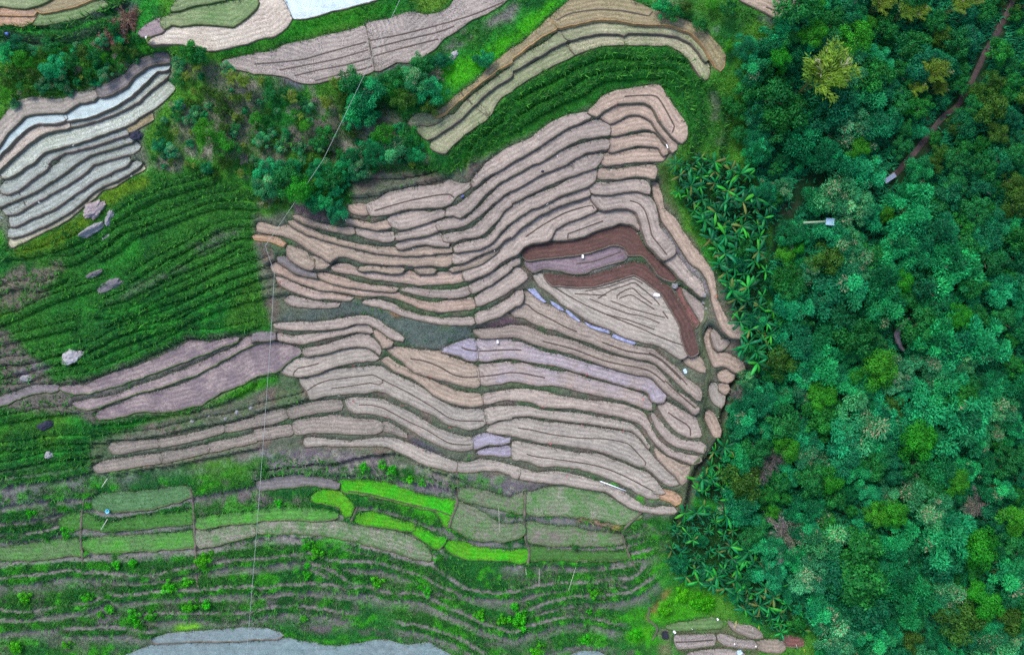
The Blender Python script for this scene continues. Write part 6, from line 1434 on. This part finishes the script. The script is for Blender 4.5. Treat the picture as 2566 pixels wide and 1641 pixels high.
pole('n', 2290, 130, 2297, 380, 3.4, 0.026, WOOD_P, 'thin pale pole east of the rough olive paddy')
pole('o', 2110, 1320, 2125, 1225, 1.6, 0.05, YELL, 'yellow-banded pole in the allotments, left one of the pair')
pole('o', 2345, 1325, 2335, 1275, 1.2, 0.05, YELL, 'short yellow pole in the allotments, right one of the pair')
pole('o', 2280, 1350, 2278, 1285, 1.4, 0.05, WOOD_P, 'white pole between the two yellow ones in the allotments')
pole('p', 300, 1500, 280, 1440, 1.6, 0.05, WOOD_P, 'white pole near the bottom edge, east of the allotments')
pole('p', 370, 1535, 352, 1480, 1.6, 0.05, YELL, 'yellow pole near the bottom edge, east of the allotments')
PIPE = plain_material('white_pipe', lin((226,232,242)), 0.4, 0.05, 2.0)
pole('k', 842, 1446, 1085, 1536, 0.05, 0.10, PIPE, 'white pipe lying across the lowest paddy of the southern flight', 'water_pipe', 'pipe', lying=True)
# overhead cable on thin posts
CB = [('b', 1380, -60, 7.0), ('b', 1360, 0, 6.8), ('b', 640, 1500, 5.0), ('f', 92, 775, 3.2), ('f', 178, 1030, 3.2), ('f', 150, 1540, 3.2), ('m', 2320, 1545, 4.0), ('m', 2310, 1640, 4.0)]
pts = []
for t, u, v, h in CB:
    p = at_t(t, u, v, h); pts.append((p[0], p[1], p[2] + h))
pts = np.array(pts); full = []
for a, b in zip(pts[:-1], pts[1:]):
    n = 12; L = np.linalg.norm(b - a)
    for k in range(n):
        s = k / n; q = a * (1 - s) + b * s; full.append(q - np.array([0, 0, 0.006 * L * 4 * s * (1 - s)]))
full.append(pts[-1]); full = np.array(full)
CAB = plain_material('pale_cable', lin((170,184,180)), 0.5, 0.05, 1.0)
v, f = tube(full - full[0], 0.026, 5)
tag(link('overhead_cable', mesh_np('overhead_cable', v, f, CAB), None, tuple(full[0])), 'thin pale cable strung from the top edge down to the bottom edge', 'cable', kind='thing')
for k, i in enumerate((3, 4)):
    g = pts[i]; z = float(samp(Z, g[0], g[1]))
    v, f = tube([(0, 0, -0.4), (0.02, 0, (g[2] - z) * 0.5), (0, 0, g[2] - z)], [0.06, 0.055, 0.045], 8)
    tag(link('cable_post', mesh_np('cable_post', v, f, WOOD), None, (g[0], g[1], z)), ('thin post at the upper bend of the cable', 'thin post at the lower bend of the cable')[k], 'post', kind='thing')

# ---------------------------------------------------------------- flume, footbridge, tarpaulins, buckets, brush
def box_mesh(name, sx, sy, sz, mat, bev=0.03, crumple=0.0, seed=0, cuts=0):
    bm = bmesh.new(); bmesh.ops.create_cube(bm, size=1.0)
    for q in bm.verts: q.co = Vector((q.co.x * sx, q.co.y * sy, (q.co.z + 0.5) * sz))
    if bev: bmesh.ops.bevel(bm, geom=bm.edges[:], offset=bev, segments=2, affect='EDGES')
    if cuts:
        bmesh.ops.subdivide_edges(bm, edges=bm.edges[:], cuts=cuts, use_grid_fill=True)
        r = np.random.default_rng(seed)
        for q in bm.verts:
            n = fbm(np.array([q.co.x * 3 + seed]), np.array([q.co.y * 3 - seed]), 3)[0] - 0.5
            q.co.z *= 1 + n * crumple * 2; q.co.x += n * crumple * 0.4; q.co.y += crumple * 0.4 * (fbm(np.array([q.co.y * 2.0 - seed]), np.array([q.co.x * 2.0]), 2)[0] - 0.5)
    me = bpy.data.meshes.new(name); bm.to_mesh(me); bm.free(); me.materials.append(mat); return me
TIN = plain_material('pale_tin', lin((150,180,196)), 0.45, 0.1, 3.0, 0.3)
BAMB = plain_material('grey_bamboo', lin((128,150,120)), 0.6, 0.2, 3.0)
a, b = at_t('h', 355, 556, 3.6), at_t('h', 560, 547, 3.6)
fl = bpy.data.objects.new('water_flume', None); COL.objects.link(fl); fl.location = (a[0], a[1], float(samp(Z, a[0], a[1])))
tag(fl, 'greenish bamboo water flume with a tin trough at its east end, in the forest', 'flume', kind='thing')
hz = 3.4; d = b[:2] - a[:2]; L = np.linalg.norm(d); ang = math.atan2(d[1], d[0])
v, f = tube([(0, 0, hz), (d[0] * 0.5, d[1] * 0.5, hz + 0.05), (d[0], d[1], hz)], 0.19, 10)
link('channel', mesh_np('channel', v, f, BAMB, smooth=True), fl)
V = []; n = 9
for i in range(2):
    for k in range(n):
        t_ = math.pi + math.pi * k / (n - 1); rr = 0.55
        V.append((i * 1.4, rr * math.cos(t_), 0.3 * math.sin(t_) + 0.25))
    for k in range(n - 1, -1, -1):
        t_ = math.pi + math.pi * k / (n - 1); rr = 0.5
        V.append((i * 1.4, rr * math.cos(t_), 0.26 * math.sin(t_) + 0.25))
m = 2 * n; F = [(k, (k + 1) % m, m + (k + 1) % m, m + k) for k in range(m)] + [tuple(range(m - 1, -1, -1)), tuple(range(m, 2 * m))]
link('trough', mesh_np('trough', V, F, TIN), fl, (d[0], d[1], hz), (0, 0, ang - 0.12))
for s in (0.1, 0.9):
    v, f = tube([(d[0] * s, d[1] * s, -2.5), (d[0] * s, d[1] * s, hz - 0.1)], [0.07, 0.05], 7)
    link('post', mesh_np('post', v, f, WOOD), fl)
GREYW = plain_material('weathered_planks', lin((124,134,158)), 0.8, 0.2, 4.0)
a, b = at_t('h', 1115, 172, 1.0), at_t('h', 1215, 104, 1.0); c = (a + b) / 2; d = b - a; L = float(np.hypot(d[0], d[1]))
br = bpy.data.objects.new('footbridge', None); COL.objects.link(br); br.location = (c[0], c[1], max(a[2], b[2]) + 1.0); br.rotation_euler = (0, 0, math.atan2(d[1], d[0]))
tag(br, 'short grey plank footbridge at the foot of the reddish dirt path', 'footbridge', kind='thing')
for k in range(3): link('plank', box_mesh('plank', L, 0.24, 0.06, GREYW, 0.01), br, (0, -0.26 + 0.26 * k, 0.0))
for s in (-0.4, 0.4): link('beam', box_mesh('beam', 0.14, 0.9, 0.12, WOOD, 0.01), br, (L * s, 0, -0.13))
for s in (-0.4, 0.4):
    for e in (-0.35, 0.35):
        v, f = tube([(L * s, e, -1.8), (L * s, e, -0.1)], 0.06, 7); link('post', mesh_np('post', v, f, WOOD), br)
WPLA = plain_material('white_plastic', lin((240,242,250)), 0.4, 0.04, 3.0)
BLUEP = plain_material('blue_plastic', lin((120,214,240)), 0.4, 0.05, 3.0)
BLUEW = plain_material('bluewhite_sheet', lin((190,214,246)), 0.4, 0.1, 1.5)
BLK = plain_material('black_sheet', lin((34,34,44)), 0.5, 0.3, 2.0)
def bag(t, u, v, sx, sy, sz, rot, mat, name, label, cat, seed=1):
    p = at_t(t, u, v)
    return tag(link(name, box_mesh(name, sx, sy, sz, mat, min(sx, sy) * 0.18, 0.25, seed, 2), None, (p[0], p[1], p[2] - 0.02), (0, 0, math.radians(rot))), label, cat, kind='thing')
bag('g', 1372, 1237, 1.05, 0.55, 0.35, -8, WPLA, 'white_sack', 'bright white sack on the triangular stubble field', 'sack', 2)
bag('g', 676, 876, 0.36, 0.6, 0.5, 0, WPLA, 'white_sack', 'small upright white sack on the purple wet field', 'sack', 3)
bag('j', 2281, 136, 0.3, 0.6, 0.5, 0, WPLA, 'white_sack', 'slim white sack by the dark puddle in the southern flight', 'sack', 4)
bag('a', 1388, 365, 0.45, 0.45, 0.4, 20, WPLA, 'white_sack', 'white sack at the west corner of the cream terrace', 'sack', 5)
bag('c', 1476, 1378, 0.3, 0.75, 0.3, 20, WPLA, 'white_sack', 'white sack at the east end of the fourth mud paddy', 'sack', 6)
bag('o', 1540, 1322, 0.6, 0.35, 0.3, -50, WPLA, 'white_sack', 'white sack beside the black pit in the allotments', 'sack', 7)
bag('o', 1945, 1203, 0.3, 0.45, 0.3, 20, WPLA, 'white_sack', 'small white sack at the north corner of the striped seedbed', 'sack', 8)
bag('o', 2150, 1512, 0.95, 0.85, 0.5, 20, BLUEW, 'tarpaulin', 'crumpled blue-white tarpaulin at the bottom edge in the allotments', 'tarpaulin', 9)
bag('o', 1452, 1352, 1.2, 1.5, 0.3, 10, BLK, 'tarpaulin', 'black sheet over a pit at the west end of the allotments', 'tarpaulin', 10)
bag('k', 1640, 412, 0.6, 0.8, 0.12, 20, BLUEW, 'tarpaulin', 'pale blue sheet on the bank south of the triangular field', 'tarpaulin', 11)
bag('m', 1400, 1210, 0.2, 0.2, 0.2, 0, WPLA, 'white_sack', 'tiny', 'sack', 12) if False else None
bag('h', 610, 40, 0.1, 0.1, 0.1, 0, WPLA, 'x', 'x', 'x') if False else None
bag('f', 1950, 312, 0.55, 0.35, 0.3, 40, plain_material('navy_cloth', lin((84,92,150)), 0.7, 0.2, 3.0), 'cloth_bundle', 'small blue cloth bundle on the bank near the broad upper paddy', 'bundle', 14)
bag('a', 72, 326, 0.5, 0.35, 0.3, 0, plain_material('blue_cloth', lin((80,110,200)), 0.7, 0.2, 3.0), 'cloth_bundle', 'blue cloth bundle in the purple weeds, top left', 'bundle', 15)
p = at_t('m', 1016, 188, 0.3)
bk = bpy.data.objects.new('bucket', None); COL.objects.link(bk); bk.location = p
tag(bk, 'light blue bucket in the green paddy on the lower left', 'bucket', kind='thing')
V = []; F = []
prof = [(0.0, 0.0), (0.2, 0.0), (0.27, 0.42), (0.31, 0.44), (0.29, 0.46), (0.25, 0.42), (0.18, 0.04), (0.0, 0.04)]
N = 20
for r0, z0 in prof:
    for k in range(N): V.append((r0 * math.cos(2 * math.pi * k / N) * 1.2, r0 * 1.2 * math.sin(2 * math.pi * k / N), z0 * 1.2))
F = [(a * N + k, a * N + (k + 1) % N, (a + 1) * N + (k + 1) % N, (a + 1) * N + k) for a in range(len(prof) - 1) for k in range(N)]
link('pail', mesh_np('pail', V, F, BLUEP, smooth=True), bk)
v, f = tube([(0.36 * math.cos(s), 0.1, 0.5 + 0.3 * math.sin(s)) for s in np.linspace(0, math.pi, 9)], 0.015, 6)
link('handle', mesh_np('handle', v, f, TIN), bk)
# heap of dry brown brush in the north-west
BR = crown_culms(np.random.default_rng(4), lin((92,64,66)), lin((150,118,98)), culms=46, per=26, leaf=0.7, wid=0.10, height=0.9, pale=0.25)
BRM = mesh_np('brush_heap', BR[0], np.arange(len(BR[0])).reshape(-1, 4), LEAF_M, np.clip(BR[1], 0, 1))
for u, v, rr, lb in ((1230, 190, 110, 'heap of dry brown brush, upper of three below the north-west terraces'), (1140, 300, 110, 'heap of dry brown brush, middle of three below the north-west terraces'), (1040, 410, 110, 'heap of dry brown brush, lower of three below the north-west terraces')):
    p = at_t('a', u, v); s = rr / TS / 15 / 3.0 * 1.1
    tag(link('brush_heap', BRM, None, (p[0], p[1], p[2] - 0.1), (0, 0, u), (s, s, s)), lb, 'brush heap', 'heaps of dry brush', 'thing')
